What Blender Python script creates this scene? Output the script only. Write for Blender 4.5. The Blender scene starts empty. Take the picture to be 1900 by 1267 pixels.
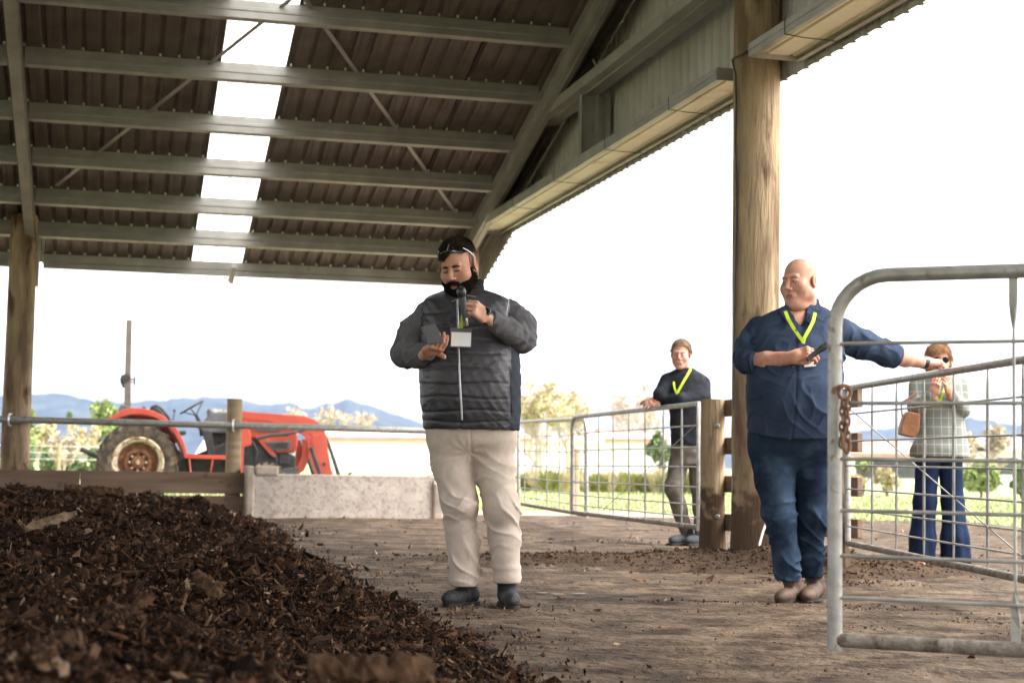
import bpy, math, random
import numpy as np
from mathutils import Vector, Matrix
random.seed(7); RNG = np.random.default_rng(11)
R = math.radians
scene = bpy.context.scene
C = scene.collection

# ---------------------------------------------------------------- camera
F = 2900.0; PITCH = math.atan(229.0 / F); ROLL = 0.015; CAMZ = 0.70
fw = Vector((0, math.cos(PITCH), math.sin(PITCH)))
r0 = Vector((1, 0, 0)); u0 = Vector((0, -math.sin(PITCH), math.cos(PITCH)))
rt = r0 * math.cos(ROLL) + u0 * math.sin(ROLL)
up = -r0 * math.sin(ROLL) + u0 * math.cos(ROLL)
cam_d = bpy.data.cameras.new('camera'); cam = bpy.data.objects.new('camera', cam_d); C.objects.link(cam)
cam_d.sensor_width = 36; cam_d.lens = F / 1900 * 36; cam_d.clip_end = 9000; cam_d.clip_start = 0.05
m = Matrix.Identity(4)
for i in range(3):
    m[i][0] = rt[i]; m[i][1] = up[i]; m[i][2] = -fw[i]
m[2][3] = CAMZ
cam.matrix_world = m
cam_d.dof.use_dof = True; cam_d.dof.focus_distance = 7.2; cam_d.dof.aperture_fstop = 4.0
scene.camera = cam

# ---------------------------------------------------------------- sky, sun, exposure
SUN_EL, SUN_AZ = 52.0, 98.0          # azimuth measured from +Y towards +X
w = bpy.data.worlds.new('World'); scene.world = w; w.use_nodes = True
nt = w.node_tree; nt.nodes.clear()
out = nt.nodes.new('ShaderNodeOutputWorld'); bg = nt.nodes.new('ShaderNodeBackground')
sky = nt.nodes.new('ShaderNodeTexSky'); sky.sky_type = 'NISHITA'; sky.sun_disc = False
sky.sun_elevation = R(SUN_EL); sky.sun_rotation = R(SUN_AZ); sky.air_density = 1.2; sky.dust_density = 3.0
hs = nt.nodes.new('ShaderNodeHueSaturation'); hs.inputs['Saturation'].default_value = 0.04
nt.links.new(sky.outputs[0], hs.inputs['Color'])
tc = nt.nodes.new('ShaderNodeTexCoord'); mp = nt.nodes.new('ShaderNodeMapping'); mp.inputs['Scale'].default_value = (1.5, 1.5, 5)
nz = nt.nodes.new('ShaderNodeTexNoise'); nz.inputs['Scale'].default_value = 1.6; nz.inputs['Detail'].default_value = 4; nz.inputs['Roughness'].default_value = .45
nt.links.new(tc.outputs['Generated'], mp.inputs[0]); nt.links.new(mp.outputs[0], nz.inputs['Vector'])
rp = nt.nodes.new('ShaderNodeValToRGB'); rp.color_ramp.elements[0].position = .35; rp.color_ramp.elements[0].color = (.80, .79, .78, 1)
rp.color_ramp.elements[1].position = .62; rp.color_ramp.elements[1].color = (1.15, 1.12, 1.07, 1)
nt.links.new(nz.outputs['Fac'], rp.inputs[0])
mx = nt.nodes.new('ShaderNodeMix'); mx.data_type = 'RGBA'; mx.blend_type = 'MULTIPLY'; mx.inputs['Factor'].default_value = 1
nt.links.new(hs.outputs[0], mx.inputs['A']); nt.links.new(rp.outputs[0], mx.inputs['B'])
nt.links.new(mx.outputs['Result'], bg.inputs['Color']); bg.inputs['Strength'].default_value = 0.15
nt.links.new(bg.outputs[0], out.inputs[0])
sd = bpy.data.lights.new('sun', 'SUN'); sun = bpy.data.objects.new('sun', sd); C.objects.link(sun)
sd.energy = 1.0; sd.angle = R(22); sd.color = (1, .96, .9)
az, el = R(SUN_AZ), R(SUN_EL)
sv = Vector((math.sin(az) * math.cos(el), math.cos(az) * math.cos(el), math.sin(el)))
sun.rotation_euler = sv.to_track_quat('Z', 'Y').to_euler(); sun.location = (0, 0, 30)
scene.view_settings.view_transform = 'Standard'; scene.view_settings.look = 'None'
scene.view_settings.gamma = 1; scene.view_settings.use_curve_mapping = False
scene.view_settings.exposure = 2.38
scene.render.resolution_x = 1024; scene.render.resolution_y = 682

# ---------------------------------------------------------------- coordinates
def ray(px, py): return fw + rt * ((px - 950) / F) + up * ((633.5 - py) / F)
def W(px, py, Y):                    # point of the place at distance Y in front of the camera
    d = ray(px, py); return Vector((0, 0, CAMZ)) + d * (Y / d.y)
def G(px, py, z=0.0):                # point of the place on the level z
    d = ray(px, py); return Vector((0, 0, CAMZ)) + d * ((z - CAMZ) / d.z)
YAW = R(14.4); CY, SY = math.cos(YAW), math.sin(YAW)
def B(u, v, z=0.0):                  # barn axes: u to the right along the purlins, v away along the rafters
    return Vector((u * CY - v * SY, u * SY + v * CY, z))
BU = Vector((CY, SY, 0)); BV = Vector((-SY, CY, 0)); UZ = Vector((0, 0, 1))

# ---------------------------------------------------------------- noise
_tab = RNG.random((256, 256)).astype(np.float32)
def vn(x, y):
    x = np.asarray(x, dtype=np.float64); y = np.asarray(y, dtype=np.float64)
    xi = np.floor(x).astype(int); yi = np.floor(y).astype(int); fx = x - xi; fy = y - yi
    fx = fx * fx * (3 - 2 * fx); fy = fy * fy * (3 - 2 * fy)
    g = lambda a, b: _tab[a & 255, b & 255]
    return (g(xi, yi) * (1 - fx) + g(xi + 1, yi) * fx) * (1 - fy) + (g(xi, yi + 1) * (1 - fx) + g(xi + 1, yi + 1) * fx) * fy - .5
def fbm(x, y, o=4):
    s = 0; a = 1
    for i in range(o):
        s = s + a * vn(np.asarray(x) * 2 ** i + 17 * i, np.asarray(y) * 2 ** i + 31 * i); a *= .5
    return s

# ---------------------------------------------------------------- tagging
def tag(o, label=None, cat=None, group=None, kind=None):
    if label: o['label'] = label
    if cat: o['category'] = cat
    if group: o['group'] = group
    if kind: o['kind'] = kind
    return o
def empty(name, loc=(0, 0, 0), label=None, cat=None, group=None, rz=0):
    o = bpy.data.objects.new(name, None); C.objects.link(o); o.location = loc; o.rotation_euler = (0, 0, rz)
    o.empty_display_size = .1
    return tag(o, label, cat, group)
def copy_tree(o, parent=None):
    c = o.copy(); C.objects.link(c); c.parent = parent
    for ch in o.children: copy_tree(ch, c)
    return c

# ---------------------------------------------------------------- mesh building
def mesh_from(name, v, f, mats, smooth=False, midx=None, col=None):
    me = bpy.data.meshes.new(name)
    v = np.asarray(v, dtype=np.float32)
    if isinstance(f, np.ndarray):
        k = f.shape[1]; me.vertices.add(len(v)); me.vertices.foreach_set('co', v.ravel())
        me.loops.add(f.size); me.loops.foreach_set('vertex_index', f.astype(np.int32).ravel())
        me.polygons.add(len(f)); me.polygons.foreach_set('loop_start', np.arange(0, f.size, k, dtype=np.int32))
    else:
        me.from_pydata([tuple(x) for x in v], [], f)
    for mt in (mats if isinstance(mats, (list, tuple)) else [mats]): me.materials.append(mt)
    n = len(me.polygons)
    if midx is not None: me.polygons.foreach_set('material_index', np.asarray(midx, dtype=np.int32))
    me.polygons.foreach_set('use_smooth', np.full(n, bool(smooth)))
    if col is not None:
        a = me.attributes.new('Col', 'FLOAT_COLOR', 'POINT')
        cc = np.ones((len(v), 4), dtype=np.float32); cc[:, :3] = col; a.data.foreach_set('color', cc.ravel())
    me.update(calc_edges=True); me.validate()
    return me
def link(name, me, parent=None, loc=None):
    o = bpy.data.objects.new(name, me); C.objects.link(o)
    if parent is not None:
        o.parent = parent
        if parent.type == 'EMPTY' or parent.parent is not None or True:
            # meshes are built in world space: undo the parent's own placement
            pm = Matrix.Identity(4); p = parent
            chain = []
            while p is not None: chain.append(p); p = p.parent
            for q in reversed(chain): pm = pm @ Matrix.LocRotScale(q.location, q.rotation_euler, q.scale)
            if not getattr(me, 'is_local', False) and me.name not in LOCAL: o.matrix_local = pm.inverted()
    if loc is not None: o.location = loc
    return o
LOCAL = set()
class MB:
    def __init__(s): s.v = []; s.f = []; s.mi = []
    def add(s, vs, fs, mi=0):
        b = len(s.v); s.v += [tuple(x) for x in vs]; s.f += [tuple(i + b for i in q) for q in fs]; s.mi += [mi] * len(fs); return s
    def box(s, c, hx, hy, hz, ax=None, mi=0):
        c = Vector(c); a, b, d = ax if ax else (Vector((1, 0, 0)), Vector((0, 1, 0)), Vector((0, 0, 1)))
        vs = [c + a * (hx * i) + b * (hy * j) + d * (hz * k) for i in (-1, 1) for j in (-1, 1) for k in (-1, 1)]
        return s.add(vs, [(0, 1, 3, 2), (4, 6, 7, 5), (0, 4, 5, 1), (2, 3, 7, 6), (0, 2, 6, 4), (1, 5, 7, 3)], mi)
    def beam(s, a, b, w, h, upv=(0, 0, 1), mi=0):      # box from a to b
        a = Vector(a); b = Vector(b); d = (b - a); L = d.length; d.normalize(); u = Vector(upv); sd_ = d.cross(u).normalized(); u = sd_.cross(d).normalized()
        return s.box((a + b) / 2, L / 2, w / 2, h / 2, (d, sd_, u), mi)
    def tube(s, pts, rad, n=10, caps=True, mi=0, closed=False):
        pts = [Vector(p) for p in pts]; N = len(pts); rad = [rad] * N if isinstance(rad, (int, float)) else rad
        vs = []; fs = []; prev = None
        for i, p in enumerate(pts):
            if closed: t = (pts[(i + 1) % N] - pts[i - 1])
            else: t = (pts[min(i + 1, N - 1)] - pts[max(i - 1, 0)])
            t.normalize()
            if prev is None:
                q = Vector((0, 0, 1)) if abs(t.z) < .9 else Vector((1, 0, 0)); a = t.cross(q).normalized()
            else: a = (prev - t * prev.dot(t)).normalized()
            prev = a; b = t.cross(a)
            for k in range(n):
                th = 2 * math.pi * k / n; vs.append(p + (a * math.cos(th) + b * math.sin(th)) * rad[i])
        M = N if closed else N - 1
        for i in range(M):
            for k in range(n):
                j = (i + 1) % N; fs.append((i * n + k, i * n + (k + 1) % n, j * n + (k + 1) % n, j * n + k))
        if caps and not closed:
            fs.append(tuple(reversed(range(n)))); fs.append(tuple(range((N - 1) * n, N * n)))
        return s.add(vs, fs, mi)
    def lathe(s, c, axis, prof, n=24, mi=0):           # prof: (along axis, radius)
        c = Vector(c); ax = Vector(axis).normalized(); q = Vector((0, 0, 1)) if abs(ax.z) < .9 else Vector((1, 0, 0))
        a = ax.cross(q).normalized(); b = ax.cross(a); vs = []; fs = []
        for (t, r) in prof:
            for k in range(n):
                th = 2 * math.pi * k / n; vs.append(c + ax * t + (a * math.cos(th) + b * math.sin(th)) * r)
        for i in range(len(prof) - 1):
            for k in range(n): fs.append((i * n + k, i * n + (k + 1) % n, (i + 1) * n + (k + 1) % n, (i + 1) * n + k))
        return s.add(vs, fs, mi)
    def prism(s, poly, y0, y1, fr=None, mi=0):          # poly in (x,z), extruded in y; fr = (origin, X, Y, Z)
        o, X, Y, Z = fr if fr else (Vector((0, 0, 0)), Vector((1, 0, 0)), Vector((0, 1, 0)), Vector((0, 0, 1)))
        n = len(poly); vs = [o + X * x + Y * y0 + Z * z for x, z in poly] + [o + X * x + Y * y1 + Z * z for x, z in poly]
        fs = [tuple(range(n)), tuple(reversed(range(n, 2 * n)))] + [(i, i + n, (i + 1) % n + n, (i + 1) % n) for i in range(n)]
        return s.add(vs, fs, mi)
    def mesh(s, name, mats, smooth=False):
        me = bpy.data.meshes.new(name); me.from_pydata(s.v, [], s.f)
        for mt in (mats if isinstance(mats, (list, tuple)) else [mats]): me.materials.append(mt)
        me.polygons.foreach_set('material_index', s.mi); me.polygons.foreach_set('use_smooth', [smooth] * len(s.f)); me.update(); return me
    def build(s, name, mats, parent=None, smooth=False, bevel=0, local=False):
        me = s.mesh(name, mats, smooth)
        if local: LOCAL.add(me.name)
        o = link(name, me, parent)
        if bevel:
            b = o.modifiers.new('b', 'BEVEL'); b.width = bevel; b.segments = 2; b.limit_method = 'ANGLE'; b.angle_limit = R(35)
        if smooth:
            try: me.set_sharp_from_angle(angle=R(50))
            except Exception: pass
        return o

# ---------------------------------------------------------------- materials
def mat(name, c1, c2=None, scale=5, rough=.7, metal=0, bump=0, bscale=None, stretch=(1, 1, 1), lo=.35, hi=.65, detail=5,
        c3=None, s3=2, lo3=.55, hi3=.7, spec=None, trans=0, attr=False, bstretch=None, bdist=.02, stretch3=(1,1,1), rough2=None):
    mt = bpy.data.materials.new(name); mt.use_nodes = True; n = mt.node_tree; p = n.nodes['Principled BSDF']
    p.inputs['Roughness'].default_value = rough; p.inputs['Metallic'].default_value = metal
    p.inputs['Specular IOR Level'].default_value = (spec if spec is not None else (.5 if rough < .5 else (.25 if rough < .7 else .08)))
    tcn = n.nodes.new('ShaderNodeTexCoord')
    def noise(sc, st, det=detail):
        mpn = n.nodes.new('ShaderNodeMapping'); mpn.inputs['Scale'].default_value = st
        nn = n.nodes.new('ShaderNodeTexNoise'); nn.inputs['Scale'].default_value = sc; nn.inputs['Detail'].default_value = det
        nn.inputs['Roughness'].default_value = .6
        n.links.new(tcn.outputs['Object'], mpn.inputs[0]); n.links.new(mpn.outputs[0], nn.inputs['Vector']); return nn.outputs['Fac']
    def ramp(fac, a, b, l, h):
        r = n.nodes.new('ShaderNodeValToRGB'); e = r.color_ramp.elements; e[0].position = l; e[1].position = h
        e[0].color = (*a, 1); e[1].color = (*b, 1); n.links.new(fac, r.inputs[0]); return r.outputs[0]
    def mixc(fac, a, b, mode='MIX'):
        x = n.nodes.new('ShaderNodeMix'); x.data_type = 'RGBA'; x.blend_type = mode
        if isinstance(fac, float): x.inputs['Factor'].default_value = fac
        else: n.links.new(fac, x.inputs['Factor'])
        n.links.new(a, x.inputs['A'])
        if isinstance(b, tuple): x.inputs['B'].default_value = (*b, 1)
        else: n.links.new(b, x.inputs['B'])
        return x.outputs['Result']
    if attr:
        an = n.nodes.new('ShaderNodeAttribute'); an.attribute_name = 'Col'
        v = ramp(noise(scale, stretch), (.6, .6, .6), (1.3, 1.3, 1.3), lo, hi)
        n.links.new(mixc(1.0, an.outputs['Color'], v, 'MULTIPLY'), p.inputs['Base Color'])
    elif c2:
        col = ramp(noise(scale, stretch), c1, c2, lo, hi)
        if c3:
            f3 = ramp(noise(s3, stretch3), (0, 0, 0), (1, 1, 1), lo3, hi3); col = mixc(f3, col, c3)
        n.links.new(col, p.inputs['Base Color'])
        if rough2 is not None:
            rr = n.nodes.new('ShaderNodeMapRange'); rr.inputs['To Min'].default_value = rough; rr.inputs['To Max'].default_value = rough2
            n.links.new(noise(scale * 1.3, stretch), rr.inputs[0]); n.links.new(rr.outputs[0], p.inputs['Roughness'])
    else: p.inputs['Base Color'].default_value = (*c1, 1)
    if bump:
        b = n.nodes.new('ShaderNodeBump'); b.inputs['Strength'].default_value = bump; b.inputs['Distance'].default_value = bdist
        n.links.new(noise(bscale or scale * 4, bstretch or stretch, 6), b.inputs['Height']); n.links.new(b.outputs[0], p.inputs['Normal'])
    if trans: p.inputs['Transmission Weight'].default_value = trans
    return mt
def node_of(mt): return mt.node_tree, mt.node_tree.nodes['Principled BSDF']
M = {}
M['galv'] = mat('galvanised_steel', (.255, .243, .232), (.385, .370, .352), 3, .42, .2, .05, 40, (1, 1, 1), .3, .7, c3=(.20, .15, .10), s3=4, lo3=.66, hi3=.8)
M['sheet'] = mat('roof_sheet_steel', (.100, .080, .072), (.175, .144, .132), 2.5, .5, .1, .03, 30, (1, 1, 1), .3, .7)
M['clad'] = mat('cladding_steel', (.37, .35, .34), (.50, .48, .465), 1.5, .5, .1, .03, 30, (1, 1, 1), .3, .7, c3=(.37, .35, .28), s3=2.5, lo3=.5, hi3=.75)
M['lintel'] = mat('lintel_underside_steel', (.78, .73, .55), (.90, .86, .70), 2.2, .5, 0, .05, 12, (1, 1, 1), .3, .7, c3=(.55, .40, .27), s3=1.8, lo3=.55, hi3=.75)
M['screw'] = mat('screw_zinc', (.7, .7, .68), rough=.35, metal=.6)
M['post'] = mat('treated_pole_wood', (.17, .115, .072), (.44, .335, .215), 4.5, .8, 0, 1, 12, (1, 1, .2), .36, .62, c3=(.085, .048, .03), s3=4.2, lo3=.56, hi3=.66, stretch3=(1, 1, .3), bstretch=(3, 3, .3), bdist=.03)
_m = M['post']; n, p = node_of(_m); src = p.inputs['Base Color'].links[0].from_socket       # dried mud splashed up the foot of the poles
_g = n.nodes.new('ShaderNodeNewGeometry'); _s = n.nodes.new('ShaderNodeSeparateXYZ'); n.links.new(_g.outputs['Position'], _s.inputs[0])
_n = n.nodes.new('ShaderNodeTexNoise'); _n.inputs['Scale'].default_value = 9; _n.inputs['Detail'].default_value = 6; n.links.new(_g.outputs['Position'], _n.inputs['Vector'])
_a = n.nodes.new('ShaderNodeMath'); _a.operation = 'MULTIPLY_ADD'; _a.inputs[1].default_value = -1.1; n.links.new(_n.outputs['Fac'], _a.inputs[0]); n.links.new(_s.outputs['Z'], _a.inputs[2])
_r = n.nodes.new('ShaderNodeMapRange'); _r.inputs['From Min'].default_value = -.16; _r.inputs['From Max'].default_value = .04; _r.inputs['To Min'].default_value = 1; _r.inputs['To Max'].default_value = 0; n.links.new(_a.outputs[0], _r.inputs[0])
_x = n.nodes.new('ShaderNodeMix'); _x.data_type = 'RGBA'; n.links.new(_r.outputs[0], _x.inputs['Factor']); n.links.new(src, _x.inputs['A']); _x.inputs['B'].default_value = (.105, .068, .043, 1); n.links.new(_x.outputs['Result'], p.inputs['Base Color'])
M['postmud'] = mat('muddy_pole_wood', (.12, .078, .048), (.24, .165, .11), 5, .85, 0, .6, 20, (1, 1, .5), .3, .7, c3=(.10, .06, .035), s3=3.5, lo3=.45, hi3=.65)
M['board'] = mat('weathered_board_wood', (.13, .085, .06), (.24, .165, .12), 3, .8, 0, .4, 14, (.3, .3, 3), .3, .7, c3=(.07, .045, .03), s3=5, lo3=.6, hi3=.75)
M['railwood'] = mat('rail_wood', (.26, .19, .12), (.42, .32, .21), 6, .8, 0, .4, 14, (.4, .4, 3), .3, .7)
M['pipe'] = mat('galvanised_pipe', (.27, .265, .245), (.44, .43, .40), 16, .42, .45, .15, 60, (1, 1, 1), .3, .7, c3=(.17, .11, .075), s3=30, lo3=.60, hi3=.70)
M['pipemud'] = mat('muddy_pipe', (.16, .13, .10), (.32, .29, .25), 14, .65, .1, .6, 60, (1, 1, 1), .35, .65, c3=(.10, .065, .045), s3=26, lo3=.52, hi3=.66)
M['rod'] = mat('gate_rod_steel', (.27, .26, .23), (.42, .41, .38), 12, .45, .35, .1, 60)
M['rust'] = mat('rusty_chain_steel', (.12, .055, .03), (.33, .19, .12), 30, .75, .3, .3, 120)
M['conc'] = mat('splashed_concrete', (.36, .30, .26), (.52, .46, .41), 4, .85, 0, .3, 25, (1, 1, 1), .3, .7, c3=(.17, .11, .08), s3=20, lo3=.50, hi3=.80)
M['conc2'] = mat('bare_concrete', (.30, .24, .195), (.44, .37, .31), 6, .85, 0, .3, 25, c3=(.22, .13, .08), s3=5, lo3=.6, hi3=.7)
M['floor'] = mat('trodden_dirt_floor', (.052, .035, .024), (.190, .135, .092), 3.0, .85, 0, 1, 16, (1, 1, 1), .36, .66, detail=9, c3=(.045, .028, .018), s3=3.6, lo3=.52, hi3=.63, bdist=.07, stretch3=(.9, 1.1, 1), bstretch=(1, 1, 1), rough2=.55)
M['yard'] = mat('dirt_yard', (.30, .215, .15), (.43, .335, .25), 1.1, .9, 0, .8, 8, (.7, 1.3, 1), .3, .7, detail=8, c3=(.14, .09, .06), s3=1.7, lo3=.6, hi3=.75)
M['grass'] = mat('pasture_grass', (.24, .275, .12), (.34, .365, .19), .6, .9, 0, .5, 20, (1, 1, 1), .3, .7, detail=8)
M['blade'] = mat('grass_blades', (.26, .31, .13), (.36, .40, .21), 2, .8)
M['mud'] = mat('mud_clods', (.038, .023, .014), (.095, .06, .038), 12, .85, 0, .6, 60)
M['mulchbase'] = mat('compost_mass', (.012, .0065, .004), (.045, .024, .014), 18, .9, 0, 1, 50, detail=8, bdist=.03)
M['chip'] = mat('wood_chips', (1, 1, 1), scale=40, rough=.85, attr=True, bump=.5, bscale=140, lo=.3, hi=.7)
M['bark'] = mat('bark_chunk', (.035, .019, .011), (.13, .075, .042), 22, .8, 0, .8, 40, (1, 1, 1), .35, .7)
M['barkpale'] = mat('pale_wood_chunk', (.11, .075, .048), (.25, .175, .115), 18, .8, 0, .6, 40)
M['hill'] = mat('forested_hills', (.020, .030, .040), (.065, .075, .068), .012, .95, 0, 0, detail=10)
M['white'] = mat('white_wall_paint', (.80, .79, .76), (.86, .85, .83), .4, .7)
M['redroof'] = mat('red_roof', (.42, .19, .15), (.52, .27, .22), 1.2, .7)
M['paleroof'] = mat('pale_pink_roof', (.60, .47, .42), (.70, .58, .54), .3, .6)
M['leafdark'] = mat('evergreen_leaves', (.12, .17, .07), (.19, .24, .11), 3, .7)
M['leafgreen'] = mat('green_leaves', (.20, .26, .09), (.30, .35, .15), 3, .7)
M['leafyellow'] = mat('yellow_spring_leaves', (.44, .37, .21), (.56, .49, .32), 3, .7)
M['leafpale'] = mat('pale_twigs', (.40, .33, .25), (.52, .45, .35), 3, .8)
M['hedge'] = mat('hedge_leaves', (.15, .17, .05), (.30, .29, .10), 3, .7)
M['bark_tree'] = mat('tree_bark', (.12, .09, .065), (.22, .17, .12), 6, .9, 0, .5, 20)
# tractor
M['tred'] = mat('tractor_red_paint', (.26, .030, .017), (.33, .044, .023), 3, .45, 0, .02, 30, c3=(.20, .06, .04), s3=8, lo3=.56, hi3=.72)
M['tyre'] = mat('tyre_rubber', (.028, .024, .021), (.085, .066, .050), 9, .85, 0, .4, 60, c3=(.16, .11, .075), s3=6, lo3=.54, hi3=.68)
M['rim'] = mat('rusty_cream_rim', (.34, .28, .205), (.50, .43, .34), 8, .6, .1, .1, 40, c3=(.14, .065, .035), s3=9, lo3=.50, hi3=.64)
M['dish'] = mat('rusty_wheel_dish', (.065, .03, .018), (.17, .08, .045), 10, .8, .1, .3, 40, c3=(.36, .25, .10), s3=9, lo3=.6, hi3=.7)
M['tblack'] = mat('tractor_black', (.02, .02, .022), (.045, .045, .045), 10, .55)
M['tgrey'] = mat('tractor_grey_plastic', (.055, .058, .06), (.10, .10, .105), 6, .55)
M['rops'] = mat('rollbar_steel', (.085, .075, .065), (.14, .12, .10), 8, .6, .1, c3=(.15, .08, .05), s3=8, lo3=.6, hi3=.7)
# people
def skin(name, a, b):
    mt = mat(name, a, b, 22, .55, 0, .35, 260, lo=.3, hi=.72, c3=(a[0] * .88, a[1] * .62, a[2] * .60), s3=13, lo3=.50, hi3=.78, bdist=.004); n, p = node_of(mt)
    p.inputs['Subsurface Weight'].default_value = .12; p.inputs['Subsurface Radius'].default_value = (.012, .005, .003); return mt
M['skin1'] = skin('skin_light_rosy', (.50, .25, .17), (.62, .36, .26))
M['skin2'] = skin('skin_tanned', (.52, .26, .18), (.62, .36, .27))
M['skin3'] = skin('skin_ruddy', (.55, .26, .19), (.66, .38, .29))
M['lips'] = skin('lips', (.42, .18, .145), (.50, .24, .19))
M['beard'] = mat('dark_beard_hair', (.008, .006, .005), (.035, .026, .02), 90, .7, 0, 1, 220, bdist=.01)
M['hairdark'] = mat('dark_brown_hair', (.010, .007, .005), (.05, .033, .022), 60, .6, 0, 1, 160, (1, 1, 1), bdist=.01)
M['hairgrey'] = mat('greying_brown_hair', (.24, .16, .10), (.40, .29, .20), 60, .7, 0, 1, 160, bdist=.01)
M['hairblond'] = mat('strawberry_blond_hair', (.36, .19, .09), (.55, .33, .18), 60, .6, 0, .8, 160, bdist=.01)
M['stubble'] = mat('cropped_side_hair', (.16, .10, .075), (.26, .17, .13), 120, .7)
M['eye'] = mat('eye_white', (.42, .38, .36), rough=.3)
M['iris'] = mat('eye_iris', (.03, .02, .015), rough=.2)
M['vest'] = mat('charcoal_quilted_nylon', (.026, .025, .030), (.044, .042, .049), 8, .40, 0, .35, 35, (1, 1, 1.6), bdist=.012)
M['sleeve'] = mat('grey_softshell', (.092, .090, .096), (.140, .137, .145), 25, .75, 0, .25, 60, bdist=.008)
M['sidepanel'] = mat('dark_navy_softshell', (.035, .038, .052), (.05, .055, .07), 25, .8)
M['fleece'] = mat('black_fleece', (.012, .012, .014), (.03, .03, .034), 60, .9, 0, .5, 120)
M['chino'] = mat('beige_chino_cotton', (.47, .39, .33), (.56, .475, .405), 14, .85, 0, .3, 45, (1, 1, 1), bdist=.008)
M['boot'] = mat('black_work_boot_leather', (.016, .016, .018), (.042, .042, .045), 16, .6, 0, .4, 60, c3=(.10, .085, .07), s3=10, lo3=.62, hi3=.75)
M['sole'] = mat('boot_rubber_sole', (.02, .02, .02), (.05, .045, .04), 20, .8)
M['navyshirt'] = mat('navy_cotton_shirt', (.027, .040, .072), (.040, .058, .100), 7, .8, 0, .3, 40, bdist=.01)
M['jean'] = mat('dark_blue_denim', (.009, .016, .030), (.024, .042, .076), 5, .85, 0, .3, 60, (1, 1, .7), .35, .75, c3=(.060, .098, .155), s3=3.2, lo3=.53, hi3=.75, bdist=.006)
M['bootbrown'] = mat('brown_leather_boot', (.050, .028, .019), (.105, .062, .044), 12, .6, 0, .2, 40)
M['blackknit'] = mat('black_zip_jumper', (.016, .017, .022), (.03, .032, .04), 20, .85, 0, .2, 60)
M['greytrous'] = mat('grey_brown_trousers', (.10, .085, .07), (.16, .14, .115), 12, .85, 0, .3, 40, bdist=.008)
M['gumboot'] = mat('grey_gumboot_rubber', (.028, .03, .034), (.055, .058, .062), 12, .75)
M['navytrous'] = mat('navy_flared_trousers', (.010, .018, .045), (.016, .028, .070), 6, .8, 0, .2, 30)
M['lime'] = mat('lime_lanyard_ribbon', (.42, .55, .02), (.52, .66, .05), 20, .6)
M['card'] = mat('white_badge_card', (.88, .88, .90), rough=.5)
M['clear'] = mat('clear_badge_sleeve', (.07, .07, .08), rough=.3)
M['zip'] = mat('zip_silver', (.30, .30, .32), (.42, .42, .44), 80, .35, .5)
M['black'] = mat('black_plastic', (.012, .012, .014), (.03, .03, .032), 20, .35)
M['glass'] = mat('dark_glass_screen', (.006, .006, .008), rough=.22, spec=.3)
M['silver'] = mat('silver_metal', (.6, .6, .62), rough=.25, metal=.9)
M['tan'] = mat('tan_leather_bag', (.22, .095, .042), (.30, .14, .07), 8, .5, 0, .2, 40)
M['shoe'] = mat('pink_shoe', (.5, .2, .16), rough=.5)
M['watchgreen'] = mat('watch_bezel_green', (.10, .35, .26), rough=.3)
M['hose'] = mat('white_hose', (.62, .60, .56), rough=.5)
M['redtape'] = mat('red_tape', (.6, .05, .05), rough=.5)
M['puddle'] = mat('puddle_water', (.06, .045, .03), rough=.42, spec=.3)
M['mudfloor'] = mat('soft_mud', (.032, .020, .013), (.085, .054, .034), 5, .8, 0, .9, 22, (1, 1, 1), .35, .65, bdist=.04)
# translucent roof sheet
mt = bpy.data.materials.new('translucent_skylight'); mt.use_nodes = True; n = mt.node_tree; n.nodes.clear()
o_ = n.nodes.new('ShaderNodeOutputMaterial'); tr = n.nodes.new('ShaderNodeBsdfTranslucent'); tr.inputs[0].default_value = (.82, .82, .80, 1)
df = n.nodes.new('ShaderNodeBsdfDiffuse'); df.inputs[0].default_value = (.8, .8, .78, 1); ms = n.nodes.new('ShaderNodeMixShader'); ms.inputs[0].default_value = .12
n.links.new(tr.outputs[0], ms.inputs[1]); n.links.new(df.outputs[0], ms.inputs[2]); n.links.new(ms.outputs[0], o_.inputs[0]); M['skylight'] = mt
# plaid blazer
mt = mat('grey_plaid_wool', (.25, .26, .25), rough=.9); n, p = node_of(mt); tcn = n.nodes.new('ShaderNodeTexCoord'); sx = n.nodes.new('ShaderNodeSeparateXYZ'); n.links.new(tcn.outputs['Object'], sx.inputs[0])
def band(outp, per, wd):
    a = n.nodes.new('ShaderNodeMath'); a.operation = 'PINGPONG'; a.inputs[1].default_value = per; n.links.new(outp, a.inputs[0])
    b = n.nodes.new('ShaderNodeMath'); b.operation = 'LESS_THAN'; b.inputs[1].default_value = wd; n.links.new(a.outputs[0], b.inputs[0]); return b.outputs[0]
ad = n.nodes.new('ShaderNodeMath'); ad.operation = 'ADD'; n.links.new(band(sx.outputs[0], .027, .0035), ad.inputs[0]); n.links.new(band(sx.outputs[2], .032, .0035), ad.inputs[1])
rr = n.nodes.new('ShaderNodeValToRGB'); rr.color_ramp.elements[0].color = (.21, .225, .205, 1); rr.color_ramp.elements[1].color = (.40, .41, .39, 1); rr.color_ramp.elements[1].position = .6
ml = n.nodes.new('ShaderNodeMath'); ml.operation = 'MULTIPLY'; ml.inputs[1].default_value = .5; n.links.new(ad.outputs[0], ml.inputs[0]); n.links.new(ml.outputs[0], rr.inputs[0]); n.links.new(rr.outputs[0], p.inputs['Base Color'])
M['plaid'] = mt
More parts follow.
